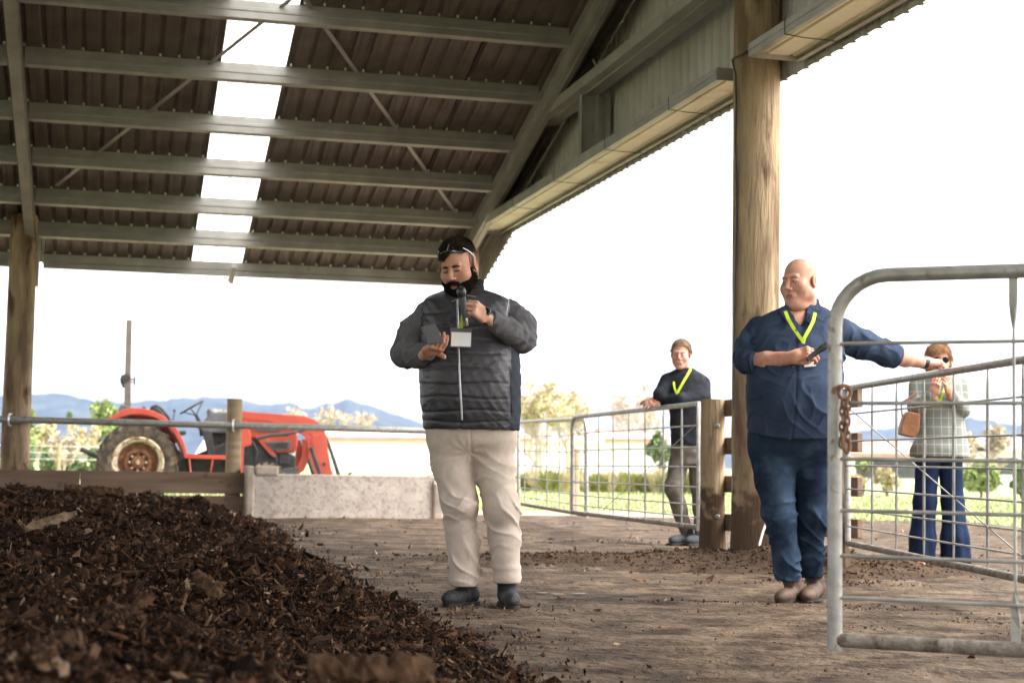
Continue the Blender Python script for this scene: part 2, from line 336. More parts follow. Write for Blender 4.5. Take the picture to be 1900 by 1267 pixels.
# ================================================================ BARN
VE = 21.15; ZE = 3.36; TP = 0.29; VR = 9.6; UG = 4.52; VF = 2 * VR - VE
UL = -1.02; BAY = UG - UL - .08
def zroof(v): return ZE + TP * (VE - max(v, 2 * VR - v)) if v < VR else ZE + TP * (VE - v)
barn = empty('open_barn', B(0, VE), 'open steel barn with ribbed roof on round timber poles around the speaker', 'barn')
SL = Vector((0, 0, 0)) + BV * -1 + UZ * TP; SL.normalize()      # up-slope (towards camera)
NR = BU.cross(SL).normalized();  NR = NR if NR.z > 0 else -NR
# rib profile sheet: flat pans with trapezoid ribs
def rib_profile(u0_, u1_, pitch=.19, h=.028):
    pts = []; k0 = math.floor(u0_ / pitch); u = u0_
    k = k0
    pts.append((u0_, 0))
    while True:
        c = k * pitch
        for du, hh in ((-.035, 0), (-.016, h), (.016, h), (.035, 0), (.075, 0), (.080, .005), (.086, 0)):
            x = c + du
            if u0_ < x < u1_: pts.append((x, hh))
        k += 1
        if k * pitch > u1_ + .1: break
    pts.append((u1_, 0)); return pts
def roof_sheet(ua, ub, va, vb, mt, name):
    pr = rib_profile(ua, ub); vs = []; fs = []
    cuts = sorted(set([va, vb] + [x for x in (VR,) if va < x < vb]))
    for v in cuts:
        z = zroof(v)
        for (u, h) in pr: vs.append(B(u, v, z + h))
    n = len(pr)
    for i in range(len(cuts) - 1):
        for k in range(n - 1): fs.append((i * n + k, i * n + k + 1, (i + 1) * n + k + 1, (i + 1) * n + k))
    mb = MB(); mb.add(vs, fs); return mb.build(name, mt, barn)
SKY0, SKY1 = 0.86, 1.52           # skylight strip
sky_l = -0.0; 
sk_a, sk_b = 1.0, 1.66
VO = VE + .35
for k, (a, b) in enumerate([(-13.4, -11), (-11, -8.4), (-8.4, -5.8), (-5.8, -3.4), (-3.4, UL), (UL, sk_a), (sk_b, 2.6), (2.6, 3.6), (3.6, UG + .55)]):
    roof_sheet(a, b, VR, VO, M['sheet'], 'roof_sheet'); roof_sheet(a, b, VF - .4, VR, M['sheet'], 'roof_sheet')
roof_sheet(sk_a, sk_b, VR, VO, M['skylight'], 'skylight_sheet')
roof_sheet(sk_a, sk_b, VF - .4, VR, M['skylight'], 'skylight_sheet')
for a in (-5.2,): pass
# purlins: C section 200 deep; web faces the camera, with mid groove and turned lips
PD = .20
def purlin_mesh(ulen):
    mb = MB(); t = .004
    # local: x along, y along the slope (positive = away/down-slope), z normal to the roof; top at z=0
    prof = [(0, 0), (0, -.075), (-.008, -.083), (-.008, -.117), (0, -.125), (0, -PD), (.065, -PD), (.065, -PD + .02)]
    prof2 = [(.065, 0), (.0, 0)]
    pts = [(.065, -.018), (.065, 0)] + prof
    vs = []; fs = []
    for x in (0, ulen):
        for (y, z) in pts: vs.append((x, y, z))
        for (y, z) in pts: vs.append((x, y + (t if y < .05 else -t), z + (t if z < -.1 else -t) * (1 if (z in (0, -PD)) else 0)))
    n = len(pts)
    for k in range(n - 1):
        fs.append((k, k + 1, 2 * n + k + 1, 2 * n + k)); fs.append((n + k + 1, n + k, 3 * n + k, 3 * n + k + 1))
        fs.append((k + 1, k, n + k, n + k + 1)); fs.append((2 * n + k, 2 * n + k + 1, 3 * n + k + 1, 3 * n + k))
    mb.add(vs, fs); me = mb.mesh('purlin', M['galv']); LOCAL.add(me.name); return me
DN = (BV + UZ * -TP).normalized(); NRM = BU.cross(DN); NRM = (NRM if NRM.z > 0 else -NRM).normalized()
def place_local(o, origin, X, Y, Z, parent):
    mm = Matrix.Identity(4)
    for i in range(3): mm[i][0] = X[i]; mm[i][1] = Y[i]; mm[i][2] = Z[i]; mm[i][3] = origin[i]
    o.matrix_local = Matrix.Translation(parent.location).inverted() @ mm
pm_main = purlin_mesh(BAY - .12); pm_left = purlin_mesh(BAY)
SP = 1.27
vpos = [21.13, 20.18, 19.26, 18.25, 17.24, 16.14, 15.0, 13.85, 12.7, 11.5, 10.3]
for k, v in enumerate(vpos):
    if k == 0: continue
    for (me, ua) in ((pm_main, UL + .08), (pm_left, UL - .08 - BAY)):
        o = bpy.data.objects.new('purlin', me); C.objects.link(o); o.parent = barn
        place_local(o, B(ua, v, zroof(v) - .004), BU, DN, NRM, barn)
DN2 = (BV * -1 + UZ * -TP).normalized(); NRM2 = BU.cross(DN2); NRM2 = (NRM2 if NRM2.z > 0 else -NRM2).normalized()
for k in range(9):
    v = VF + SP * k + .15; o = bpy.data.objects.new('purlin', purlin_mesh(2 * BAY)); C.objects.link(o); o.parent = barn
    place_local(o, B(UG - .1, v, zroof(v) - .004), BU * -1, DN2, NRM2, barn)
# eave beam: deeper twin band
for (ua, ub) in ((UL + .12, UG - .1), (UL - BAY, UL - .1)):
    mb = MB(); z = zroof(VE)
    mb.beam(B(ua, VE, z - .060), B(ub, VE, z - .060), .05, .11); mb.beam(B(ua, VE + .012, z - .12), B(ub, VE + .012, z - .12), .05, .012)
    mb.beam(B(ua, VE - .004, z - .16), B(ub, VE - .004, z - .16), .05, .07)
    mb.build('eave_beam', M['galv'], barn, bevel=.004)
# rafters
def rafter(u, va, vb, w=.11, d=.30, name='rafter'):
    mb = MB(); za, zb = zroof(va) - .03, zroof(vb) - .03
    a = B(u, va, za - d / 2); b = B(u, vb, zb - d / 2)
    mb.beam(a, b, .02, d)
    for s in (-1, 1):
        mb.beam(B(u, va, za - d / 2 + s * (d / 2 - .01)), B(u, vb, zb - d / 2 + s * (d / 2 - .01)), w, .014)
        mb.beam(B(u - .028 * s, va, za - d / 2 - d * .12), B(u - .028 * s, vb, zb - d / 2 - d * .12), .016, d * .22)
    return mb.build(name, M['galv'], barn)
for u in (UL, UL - BAY - .04, UG - .03):
    rafter(u, VE - .1, VR); rafter(u, VR, VF)
# straps (bracing) lying in the roof plane under the sheet
def strap(p, q):
    mb = MB(); mb.beam(p, q, .045, .004, NRM); return mb.build('brace_strap', M['galv'], barn)
def on_roof(px, py, off=.05):
    d = ray(px, py); o = Vector((0, 0, CAMZ)); p0 = B(0, VE, ZE - off); t = (p0 - o).dot(NRM) / d.dot(NRM); return o + d * t
strap(on_roof(540, -1), on_roof(105, 345)); strap(on_roof(567, 0), on_roof(850, 402))
# screws
mb = MB()
for v in vpos[:-1]:
    for k in range(int(-6 / .19), int(UG / .19)):
        u = k * .19
        c = B(u, v + (-.05 if v != vpos[0] else -.05), zroof(v + -.05) - .012); mb.box(c, .010, .010, .012)
tag(mb.build('roof_screws', M['screw'], barn), kind='stuff')
# fly brace at the eave beside the skylight
mb = MB(); p = on_roof(470, 455); z0 = p.z
vv = VE - .25; mb.beam(B(1.52, vv + .0, zroof(vv) - .24), B(1.50, VE - .05, zroof(VE) - .26), .05, .03); mb.beam(B(1.52, VE - .09, zroof(VE) - .28), B(1.52, VE - .45, zroof(VE) - .11), .055, .05)
mb.build('fly_brace', M['galv'], barn)

# gable side: girts, stub post, cladding, lintel channel
ZL = 3.70; UI, UO = 4.47, 4.87      # lintel: level of its underside, inner and outer edge
def lintel(va, vb, ui, uo, z):
    mb = MB(); cu = (ui + uo) / 2
    # galvanised channel turned down: web on top, two flanges
    for uu in (ui, uo):
        mb.beam(B(uu, va, z + .045), B(uu, vb, z + .045), .008, .10)
        mb.beam(B(uu + (.010 if uu == ui else -.010) - .01, va, z + .052), B(uu + (.010 if uu == ui else -.010) - .01, vb, z + .052), .02, .018)
    mb.beam(B(ui + .02, va, z - .003), B(ui + .02, vb, z - .003), .04, .006); mb.beam(B(uo - .02, va, z - .003), B(uo - .02, vb, z - .003), .04, .006)
    for v in (va, vb): mb.beam(B(ui, v, z + .045), B(uo, v, z + .045), .008, .10)
    o = mb.build('lintel_channel', M['galv'], barn)
    mb = MB(); wd = uo - ui - .012
    prof = [(ui + .006, z + .03), (ui + .10, z + .03), (ui + .112, z + .042), (ui + .135, z + .042), (ui + .147, z + .03), (uo - .10, z + .03), (uo - .09, z + .04), (uo - .07, z + .04), (uo - .06, z + .03), (uo - .006, z + .03)]
    vs = [B(u, v, zz) for v in (va + .006, vb - .006) for (u, zz) in prof]; n = len(prof)
    mb.add(vs, [(k, k + 1, n + k + 1, n + k) for k in range(n - 1)])
    s = mb.build('lintel_soffit', M['lintel'], barn)
    v = va + 1.05
    while v < vb - .3:                                                   # wire ties over the channel
        mb = MB(); mb.tube([B(ui - .012, v, z + .10), B(ui - .012, v, z - .008), B(ui + .15, v + .03, z - .012), B(uo - .02, v + .05, z - .010)], .004, 6); mb.build('tie_wire', M['black'], barn); v += 1.75
lintel(11.15, 19.6, UI, UO, ZL)
lintel(0.0, 10.45, UI - .03, UO - .02, ZL)
def cladding(va, vb, zlo, name='gable_sheet'):
    pr = rib_profile(va, vb, .187, .03); vs = []; fs = []; n = len(pr)
    for (v, h) in pr: vs.append(B(UO + .03 + h, v, min(zlo, zroof(v) - .30)))
    for (v, h) in pr: vs.append(B(UO + .03 + h, v, zroof(v) - .005))
    for k in range(n - 1): fs.append((k, k + 1, n + k + 1, n + k))
    mb = MB(); mb.add(vs, fs); return mb.build(name, M['clad'], barn)
for a, b in ((-2, 0), (0, 2), (2, 4), (4, 6), (6, 8), (8, 9.6), (9.6, 10.3), (10.3, 12.2), (12.2, 14.1), (14.1, 16), (16, 17.9), (17.9, 19.6), (19.6, VE + .3)): cladding(a, b, ZL - .045)
# upper girt and stub posts
def girt(va, vb, z, u=4.62):
    mb = MB(); mb.beam(B(u, va, z + .05), B(u, vb, z + .05), .006, .10); mb.beam(B(u + .13, va, z), B(u + .13, vb, z), .26, .008)
    mb.beam(B(u + .13, va, z + .1), B(u + .13, vb, z + .1), .26, .006); mb.beam(B(u + .12, va, z - .008), B(u + .12, vb, z - .008), .03, .010); return mb.build('gable_girt', M['galv'], barn)
def plane_u(px, py, u):
    d = ray(px, py); o = Vector((0, 0, CAMZ)); p0 = B(u, 0); t = (p0 - o).dot(BU) / d.dot(BU); q = o + d * t; return q.dot(BV), q.z
v1, z1 = plane_u(998, 215, 4.50); v2, z2 = plane_u(1250, 42, 4.50); zg = (z1 + z2) / 2
girt(4.0, v1 + .15, zg, 4.50)
va_, za_ = plane_u(1090, 200, 4.62)
mb = MB()
mb.beam(B(4.58, va_ + .13, ZL + .1), B(4.58, va_ + .13, zg), .008, .02, BU); 
mb.box(B(4.72, va_ + .14, (ZL + zg) / 2 + .04), .14, .004, (zg - ZL) / 2 - .05, (BU, BV, UZ)); mb.box(B(4.58, va_ + .10, (ZL + zg) / 2 + .04), .004, .04, (zg - ZL) / 2 - .05, (BU, BV, UZ))
mb.box(B(4.72, va_ - .02, (ZL + zg) / 2 + .04), .012, .004, (zg - ZL) / 2 - .05, (BU, BV, UZ)); mb.box(B(4.86, va_ + .06, (ZL + zg) / 2 + .04), .004, .08, (zg - ZL) / 2 - .05, (BU, BV, UZ))
mb.build('stub_column', M['galv'], barn)
mb = MB(); mb.beam(B(4.66, va_ - .3, zg + .1), B(4.66, va_ - .05, zroof(va_) - .3), .03, .008, BU); mb.build('brace_strap', M['galv'], barn)

# poles
def pole(c, r, h, r2=None, mt=None, name='pole', parent=None, mud=.0, seed=0, n=28):
    c = Vector(c); r2 = r2 or r * .93; K = max(8, int(h / .11)); vs = []; fs = []; rg = np.random.default_rng(seed)
    kn = [(rg.random() * 6.28, rg.random() * h, .25 + rg.random() * .35) for _ in range(int(h * 3.2))]
    for i in range(K + 1):
        z = h * i / K
        for k in range(n):
            th = 2 * math.pi * k / n; rr_ = r + (r2 - r) * (i / K)
            rr_ *= 1 + .035 * float(fbm(th * 1.2 + seed, z * 1.1, 3)) + .012 * math.sin(th * 3 + z + seed)
            for (a, zz, s) in kn:
                da = math.atan2(math.sin(th - a), math.cos(th - a)); rr_ += .016 * s * math.exp(-(da / .16) ** 2 - ((z - zz) / .10) ** 2)
            if mud: rr_ *= 1 + mud * math.exp(-z / .22) * (1 + .5 * float(vn(th * 2, z * 6)))
            vs.append(c + Vector((math.cos(th) * rr_, math.sin(th) * rr_, z - .03)))
    for i in range(K):
        for k in range(n): fs.append((i * n + k, i * n + (k + 1) % n, (i + 1) * n + (k + 1) % n, (i + 1) * n + k))
    fs.append(tuple(range(K * n, (K + 1) * n)))
    mb = MB(); mb.add(vs, fs)
    zs = np.array([v[2] for v in vs]); mi = []
    for q in fs:
        zc = np.mean([vs[i][2] for i in q]); xc = q[0] % n
        mi.append(0)
    mb.mi = mi
    return mb.build(name, [mt or M['post'], M['postmud']], parent, smooth=True)
PB = W(1402, 868, 11.75); PB.z = 0
o = pole(PB, .180, 5.9, .176, parent=barn, mud=.12, seed=3); tag(o, 'thick knotty pole at the near side')
PF = W(858, 850, 20.5); PF.z = 0; pole(PF, .17, 3.60, .165, parent=barn, seed=5)
PL = W(28, 842, 19.1); PL.z = 0; pole(PL, .172, 3.70, .160, parent=barn, seed=9)
PP = B(UG, VF + .1); pole(PP, .18, 3.25, .17, parent=barn, seed=12); pole(B(UL - .05, VF + .1), .18, 3.25, .17, parent=barn, seed=13)
pole(B(UL - BAY, VE + .1), .18, 3.25, .17, parent=barn, seed=14); pole(B(UG, .2), .17, 4.4, .16, parent=barn, seed=15)
# steel plate beside the left pole
mb = MB(); q = W(67, 468, 19.3); mb.box(q + Vector((0, .1, .0)), .012, .10, .42, (BU, BV, UZ)); mb.box(q + Vector((-.0, 0, .0)), .03, .006, .42, (BU, BV, UZ)); mb.build('post_bracket', M['galv'], barn)
# cable on the near pole
def wpts(l): return [W(*p) for p in l]
mb = MB(); r_ = 11.75 - .19
mb.tube(wpts([(1540, 0, 10.6), (1495, 42, 10.9), (1440, 75, r_), (1400, 82, r_), (1382, 98, r_ + .02), (1362, 108, r_ + .12), (1359, 112, r_ + .13), (1361, 122, r_ + .12), (1365, 140, r_ + .1), (1366, 200, r_ + .1), (1365, 260, r_ + .1), (1367, 400, r_ + .1), (1364, 520, r_ + .1), (1362, 640, r_ + .1), (1361, 760, r_ + .09)]), .008, 6)
mb.build('power_cable', M['black'], barn, smooth=True)

# ================================================================ GROUND
def grid_mesh(name, xs, ys, zf, mt, kind='structure', smooth=True):
    X, Y = np.meshgrid(xs, ys); Z = zf(X, Y); nx, ny = len(xs), len(ys)
    v = np.stack([X.ravel(), Y.ravel(), Z.ravel()], 1); i = np.arange(nx * ny).reshape(ny, nx)
    f = np.stack([i[:-1, :-1].ravel(), i[:-1, 1:].ravel(), i[1:, 1:].ravel(), i[1:, :-1].ravel()], 1)
    o = link(name, mesh_from(name, v, f, mt, smooth)); 
    if kind: o['kind'] = kind
    return o
xs = np.concatenate([-np.geomspace(4000, 30, 14), np.linspace(-28, 28, 57), np.geomspace(30, 4000, 14)])
ys = np.concatenate([[-300, -100, -40], np.linspace(-20, 60, 81), np.geomspace(62, 5200, 26)])
def zt(X, Y): return -.045 + .05 * fbm(X * .12, Y * .12, 3) * np.clip((Y - 22) / 10, 0, 1)
grid_mesh('grass_field', xs, ys, zt, M['grass'])
# dirt yard outside the barn (irregular edge)
vs = []; fs = []; n = 60
cen = Vector((1.0, 12, -.015))
ring = []
edge = [(-14, 23.0), (-9, 23.2), (-4, 23.4), (-1, 24.0), (.8, 25.2), (2.2, 25.0), (3.2, 22.5), (4.8, 19.6), (6.4, 18.6), (9, 18.0), (14, 17.5), (14, -6), (-14, -6)]
mb = MB(); P = []
for i in range(len(edge)):
    a = Vector((*edge[i], 0)); b = Vector((*edge[(i + 1) % len(edge)], 0)); k = max(2, int((b - a).length / .4))
    for j in range(k):
        p = a.lerp(b, j / k); d = (b - a).normalized(); p += Vector((-d.y, d.x, 0)) * float(fbm(p.x * 1.3, p.y * 1.3, 3)) * .5; P.append((p.x, p.y, -.008))
mb.add(P, [tuple(reversed(range(len(P))))]); o = mb.build('dirt_yard', M['yard']); o['kind'] = 'structure'
MOUNDS = [(G(1000, 1040), .9, .045), (G(1120, 1050), 1.0, .05), (G(1250, 1045), 1.0, .06), (G(1325, 1040), .5, .09), (G(1400, 1062), .75, .10), (G(1480, 1060), .6, .07), (G(1570, 1058), .6, .07), (G(1650, 1062), .7, .05)]
def zfloor(X, Y):
    z = .014 * fbm(X * 1.1, Y * 2.6, 4) + .006 * fbm(X * 6, Y * 12, 3)
    for (c, s, h) in MOUNDS: z = z + h * .65 * np.exp(-((X - c.x) / s) ** 2 - ((Y - c.y) / .45) ** 2) * (1 + .7 * fbm(X * 4, Y * 4, 3))
    return z + .006
fl = grid_mesh('barn_floor', np.linspace(-7.5, 6.5, 420), np.concatenate([np.linspace(-4, 4, 30)[:-1], np.linspace(4, 13, 330)[:-1], np.linspace(13, 21.9, 120)]), zfloor, M['floor'])

fl.data.materials.append(M['mudfloor']); _n = len(fl.data.polygons); _c = np.zeros(_n * 3, dtype=np.float32); fl.data.polygons.foreach_get('center', _c); _c = _c.reshape(-1, 3)
_m = sum((np.exp(-((_c[:, 0] - c.x) / (s * 1.0)) ** 2 - ((_c[:, 1] - c.y) / .55) ** 2) for (c, s, h) in MOUNDS)); _m = np.minimum(_m, 1.2) + .9 * fbm(_c[:, 0] * 2.2, _c[:, 1] * 4, 4)
fl.data.polygons.foreach_set('material_index', (_m > .55).astype(np.int32))
# ---------------------------------------------------------------- scattered pieces
_bx = np.array([[i, j, k] for i in (-1, 1) for j in (-1, 1) for k in (-1, 1)], dtype=np.float64)
_bf = np.array([(0, 1, 3, 2), (4, 6, 7, 5), (0, 4, 5, 1), (2, 3, 7, 6), (0, 2, 6, 4), (1, 5, 7, 3)])
def rotmats(n, tilt, rg):
    yaw = rg.random(n) * 2 * np.pi; pt = rg.normal(0, tilt, n); rl = rg.normal(0, tilt, n)
    cy, sy, cp, sp, cr, sr = np.cos(yaw), np.sin(yaw), np.cos(pt), np.sin(pt), np.cos(rl), np.sin(rl)
    Rm = np.empty((n, 3, 3))
    Rm[:, 0, 0] = cy * cp; Rm[:, 0, 1] = cy * sp * sr - sy * cr; Rm[:, 0, 2] = cy * sp * cr + sy * sr
    Rm[:, 1, 0] = sy * cp; Rm[:, 1, 1] = sy * sp * sr + cy * cr; Rm[:, 1, 2] = sy * sp * cr - cy * sr
    Rm[:, 2, 0] = -sp; Rm[:, 2, 1] = cp * sr; Rm[:, 2, 2] = cp * cr
    return Rm
def scatter(name, pos, size, cols, mt, tilt=.5, jit=.35, rg=RNG, taper=True):
    n = len(pos); b = _bx[None] * (1 + rg.uniform(-jit, jit, (n, 8, 3)))
    if taper: b[:, 4:, 1:] *= rg.uniform(.25, 1, (n, 1, 1))
    b = b * size[:, None, :] * .5; v = np.einsum('nij,nkj->nki', rotmats(n, tilt, rg), b) + pos[:, None, :]
    f = (_bf[None] + (np.arange(n) * 8)[:, None, None]).reshape(-1, 4)
    return link(name, mesh_from(name, v.reshape(-1, 3), f, mt, False, col=np.repeat(cols, 8, axis=0) if cols is not None else None))
# mulch heap
EY = np.array([0, 2, 4, 5, 6.1, 7.7, 10.4, 13, 15.5, 17.8, 19.2, 20]); EX = np.array([1.0, .68, .24, -.04, -.31, -.69, -1.33, -2.0, -2.45, -2.9, -3.4, -4.2])
def hmulch(X, Y):
    e = np.interp(Y, EY, EX) + .16 * fbm(X * .3 + Y * 1.7, Y * 1.1, 3) - X
    back = np.clip((20.4 - Y) / 2.6, 0, 1)
    hm = np.interp(Y, [0, 3, 5, 8, 12, 15, 18, 20], [.25, .28, .28, .26, .25, .26, .27, .20]) * back ** .6
    h = hm * (1 - np.exp(-np.clip(e, 0, 9) / 1.0)) + np.where(e < 0, e * .25, 0)
    k = np.clip(e / .3, 0, 1)
    return h + k * (.15 * fbm(X * .9, Y * .7, 2) + .13 * fbm(X * 3.0, Y * 3.0, 3) + .07 * fbm(X * 8, Y * 8, 3)) , e
xs = np.concatenate([np.linspace(-7.4, -3, 60)[:-1], np.linspace(-3, 1.3, 200)]); ys = np.concatenate([np.linspace(1.2, 8, 260)[:-1], np.linspace(8, 20.3, 220)])
heap = grid_mesh('mulch_heap', xs, ys, lambda X, Y: hmulch(X, Y)[0], M['mulchbase'], None, smooth=False)
tag(heap, 'dark heap of compost and bark mulch sloping across the barn floor', 'mulch heap', kind='stuff')
rg = np.random.default_rng(5); N = 230000
Y = np.exp(rg.uniform(math.log(1.9), math.log(19.6), N)); X = -.42 * Y + rg.random(N) * (np.interp(Y, EY, EX) + .42 * Y + .28)
h, e = hmulch(X, Y); keep = (e > -.22) & (rg.random(N) < np.clip(1 + e / .18, .06, 1)); X, Y, h, e = X[keep], Y[keep], h[keep], e[keep]; n = len(X)
h = np.maximum(h, .012)
L = np.clip(rg.lognormal(-3.85, .60, n), .008, .11) * np.clip(.55 + Y * .075, .65, 1.5)
size = np.stack([L, L * rg.uniform(.08, .42, n), L * rg.uniform(.05, .2, n)], 1)
pal = np.array([(.026, .014, .009), (.050, .026, .016), (.095, .052, .031), (.165, .098, .058), (.010, .006, .005), (.30, .21, .14), (.105, .050, .029)])
ci = rg.choice(7, n, p=[.30, .25, .14, .06, .15, .02, .08]); cols = pal[ci] * rg.uniform(.7, 1.35, (n, 1))
chips = scatter('bark_chips', np.stack([X, Y, h + rg.uniform(-.006, .018, n)], 1), size, cols, M['chip'], .55, .45, rg)
chips.parent = heap; chips['kind'] = 'stuff'
def crumbs(name, pos, L, cols, rg):
    n = len(pos); t = np.array([[1, 0, -.5], [-.6, .8, -.4], [-.6, -.8, -.4], [0, 0, .7]])[None] * rg.uniform(.5, 1.5, (n, 4, 3)) * L[:, None, None] * np.stack([rg.uniform(.8, 1.8, n), rg.uniform(.4, .9, n), rg.uniform(.4, .9, n)], 1)[:, None, :]
    v = np.einsum('nij,nkj->nki', rotmats(n, 1.2, rg), t) + pos[:, None, :]; f = (np.array([(0, 1, 3), (1, 2, 3), (2, 0, 3), (0, 2, 1)])[None] + (np.arange(n) * 4)[:, None, None]).reshape(-1, 3)
    o = link(name, mesh_from(name, v.reshape(-1, 3), f, M['chip'], False, col=np.repeat(cols, 4, axis=0))); o['kind'] = 'stuff'; return o
N = 260000; Y = np.exp(rg.uniform(math.log(1.9), math.log(19.6), N)); X = -.42 * Y + rg.random(N) * (np.interp(Y, EY, EX) + .42 * Y + .5)
h, e = hmulch(X, Y); keep = (e > -.5) & (rg.random(N) < np.clip(1 + e / .28, .05, 1) ** 1.5); X, Y, h = X[keep], Y[keep], np.maximum(h[keep], .01); n = len(X)
L = np.clip(rg.lognormal(-5.0, .5, n), .003, .02) * np.clip(.55 + Y * .09, .7, 1.9)
cr = crumbs('compost_crumbs', np.stack([X, Y, h + rg.uniform(-.004, .016, n)], 1), L, pal[rg.choice(7, n, p=[.28, .26, .17, .07, .14, .01, .07])] * rg.uniform(.7, 1.3, (n, 1)), rg); cr.parent = heap
# loose litter and clods on the floor
N = 30000; Y = np.exp(rg.uniform(math.log(4.2), math.log(21), N)); X = rg.uniform(-.33, .36, N) * Y
e = np.interp(Y, EY, EX) - X; dens = np.exp(np.clip(e, -3, 0) / .30) + .02 + .9 * (fbm(X * .9, Y * 2.6, 4) > .30)
keep = (e < .02) & (rg.random(N) < dens); X, Y = X[keep], Y[keep]; n = len(X); L = np.clip(rg.lognormal(-5.2, .55, n), .0025, .03) * np.clip(Y / 7, .8, 1.6)
lit = crumbs('floor_litter', np.stack([X, Y, zfloor(X, Y) + L * .2], 1), L, pal[rg.choice(7, n, p=[.2, .3, .2, .15, .0, .08, .07])] * 1.5, rg)
tag(lit, 'fine dark litter strewn over the trodden barn floor', 'litter', kind='stuff')
PX = []; 
for (c, s, hh) in MOUNDS:
    k = int(520 * s); PX.append(np.stack([c.x + rg.normal(0, s * .55, k), c.y + rg.normal(0, .24, k)], 1))
for c in (PB, W(1325, 868, 12.7), W(1555, 870, 10.4)):
    a = rg.random(260) * 6.28; rr_ = .16 + np.abs(rg.normal(0, .16, 260)); PX.append(np.stack([c.x + np.cos(a) * rr_, c.y + np.sin(a) * rr_], 1))
PX = np.concatenate(PX); n = len(PX); L = np.clip(rg.lognormal(-4.7, .5, n), .005, .03)
cl = scatter('mud_clods', np.stack([PX[:, 0], PX[:, 1], zfloor(PX[:, 0], PX[:, 1]) + L * .25], 1), np.stack([L, L * .8, L * .6], 1), None, M['mud'], .6, .5, rg, False)
tag(cl, 'dark mud clods kicked up around the feet of the poles', 'mud', kind='stuff')
# notable chunks
def chunk(px, py, z, L_, W_, T_, rz, tilt, mt, label):
    rgl = np.random.default_rng(int(px)); vs = []
    p = G(px, py, z); mb = MB(); K = 16
    for i in range(K + 1):
        t = i / K - .5; wv = W_ * (1 - abs(t) ** 3 * 3.5) * (1 + .7 * float(vn(i * .33, px))); tv = T_ * (1 + .6 * float(vn(i * .3, py)))
        for (a, b) in ((-1, -.6), (-.4, -1), (.5, -.9), (1, -.3), (.9, .6), (.3, 1), (-.5, .85), (-1, .4)):
            vs.append(Vector((t * L_, a * wv / 2 + rgl.normal(0, W_ * .07), b * tv / 2 + rgl.normal(0, T_ * .16))))
    fs = [(i * 8 + k, i * 8 + (k + 1) % 8, (i + 1) * 8 + (k + 1) % 8, (i + 1) * 8 + k) for i in range(K) for k in range(8)] + [tuple(reversed(range(8))), tuple(range(K * 8, K * 8 + 8))]
    mb.add(vs, fs); me = mb.mesh('bark_chunk', mt); LOCAL.add(me.name); o = link('bark_chunk', me)
    o.location = p + Vector((0, 0, T_ * .3)); o.rotation_euler = (tilt[0], tilt[1], rz); return tag(o, label, 'wood chunk', 'bigger pieces of wood in the mulch')
chunk(690, 1250, .30, .24, .08, .035, .06, (.45, .03), M['bark'], 'widest slab of bark lying along the bottom edge of the mulch heap')
chunk(100, 1200, .30, .12, .05, .025, .3, (.5, -.2), M['bark'], 'orange brown bark slab low in the near left of the heap')
chunk(95, 968, .38, .30, .055, .022, .9, (.4, -.25), M['barkpale'], 'pale split stick leaning on the far left crest of the heap')
chunk(175, 915, .45, .42, .10, .06, .1, (.2, .05), M['bark'], 'brown log end on top of the heap below the timber boards')
chunk(385, 1088, .30, .15, .05, .02, -.7, (.7, .45), M['bark'], 'upturned bark flake in the middle of the heap')
chunk(255, 1125, .30, .10, .04, .02, .5, (.3, -.5), M['bark'], 'dull brown bark flake left of the upturned flake')
chunk(45, 1245, .31, .16, .05, .03, -.1, (.2, .1), M['barkpale'], 'long pale wood splinter in the bottom left corner of the heap')
chunk(967, 1189, .02, .024, .018, .016, .4, (.1, .1), M['barkpale'], 'single small pale wood chip alone on the bare floor')
# puddles
pd = empty('puddle', G(1020, 1106), 'thin wet puddle glinting behind the speaker boots', 'puddle')
for (a, b, sx_, sy_) in ((1008, 1105, .022, .04), (1035, 1107, .03, .045), (1075, 1106, .035, .05)):
    c = G(a, b, .0); vs = [(c.x + math.cos(t) * sx_ * (1 + .3 * math.sin(3 * t)), c.y + math.sin(t) * sy_ * (1 + .3 * math.cos(2 * t)), float(zfloor(np.array(c.x), np.array(c.y))) + .012) for t in np.linspace(0, 6.28, 25)[:-1]]
    mb = MB(); mb.add(vs, [tuple(range(24))]); mb.build('water_patch', M['puddle'], pd)
# grass blades on the visible part of the field
N = 26000; Y = np.exp(rg.uniform(math.log(18.5), math.log(46), N)); X = rg.uniform(-.34, .36, N) * Y
keep = np.array([True] * N); lim = np.interp(X, [e_[0] for e_ in edge[:11]], [e_[1] for e_ in edge[:11]]); keep = Y > lim + .05
X, Y = X[keep], Y[keep]; n = len(X); hh = rg.uniform(.03, .09, n) * np.where((X < -4.5), 2.6, 1); a = rg.random(n) * 6.28; wd = .012 * Y / 20; z = zt(X, Y)
lx = rg.normal(0, .4, n) * hh; v = np.stack([np.stack([X - np.cos(a) * wd, Y - np.sin(a) * wd, z], 1), np.stack([X + np.cos(a) * wd, Y + np.sin(a) * wd, z], 1), np.stack([X + lx, Y + rg.normal(0, .3, n) * hh, z + hh], 1)], 1).reshape(-1, 3)
gb = link('grass_blades', mesh_from('grass_blades', v, np.arange(3 * n).reshape(-1, 3), M['blade'])); tag(gb, 'short bright grass standing on the field beyond the yard', 'grass', kind='stuff')
# ================================================================ PEN WALL, RAIL, TROUGH
VPEN = 19.95
def along(px, off=0.0):       # point of the ground on the pen line seen at px
    # pen line: parallel to the eave at v = VP
    d = ray(px, 850); t = (VPEN + off) / (d.dot(BV)); q = d * t; return Vector((q.x, q.y, 0))

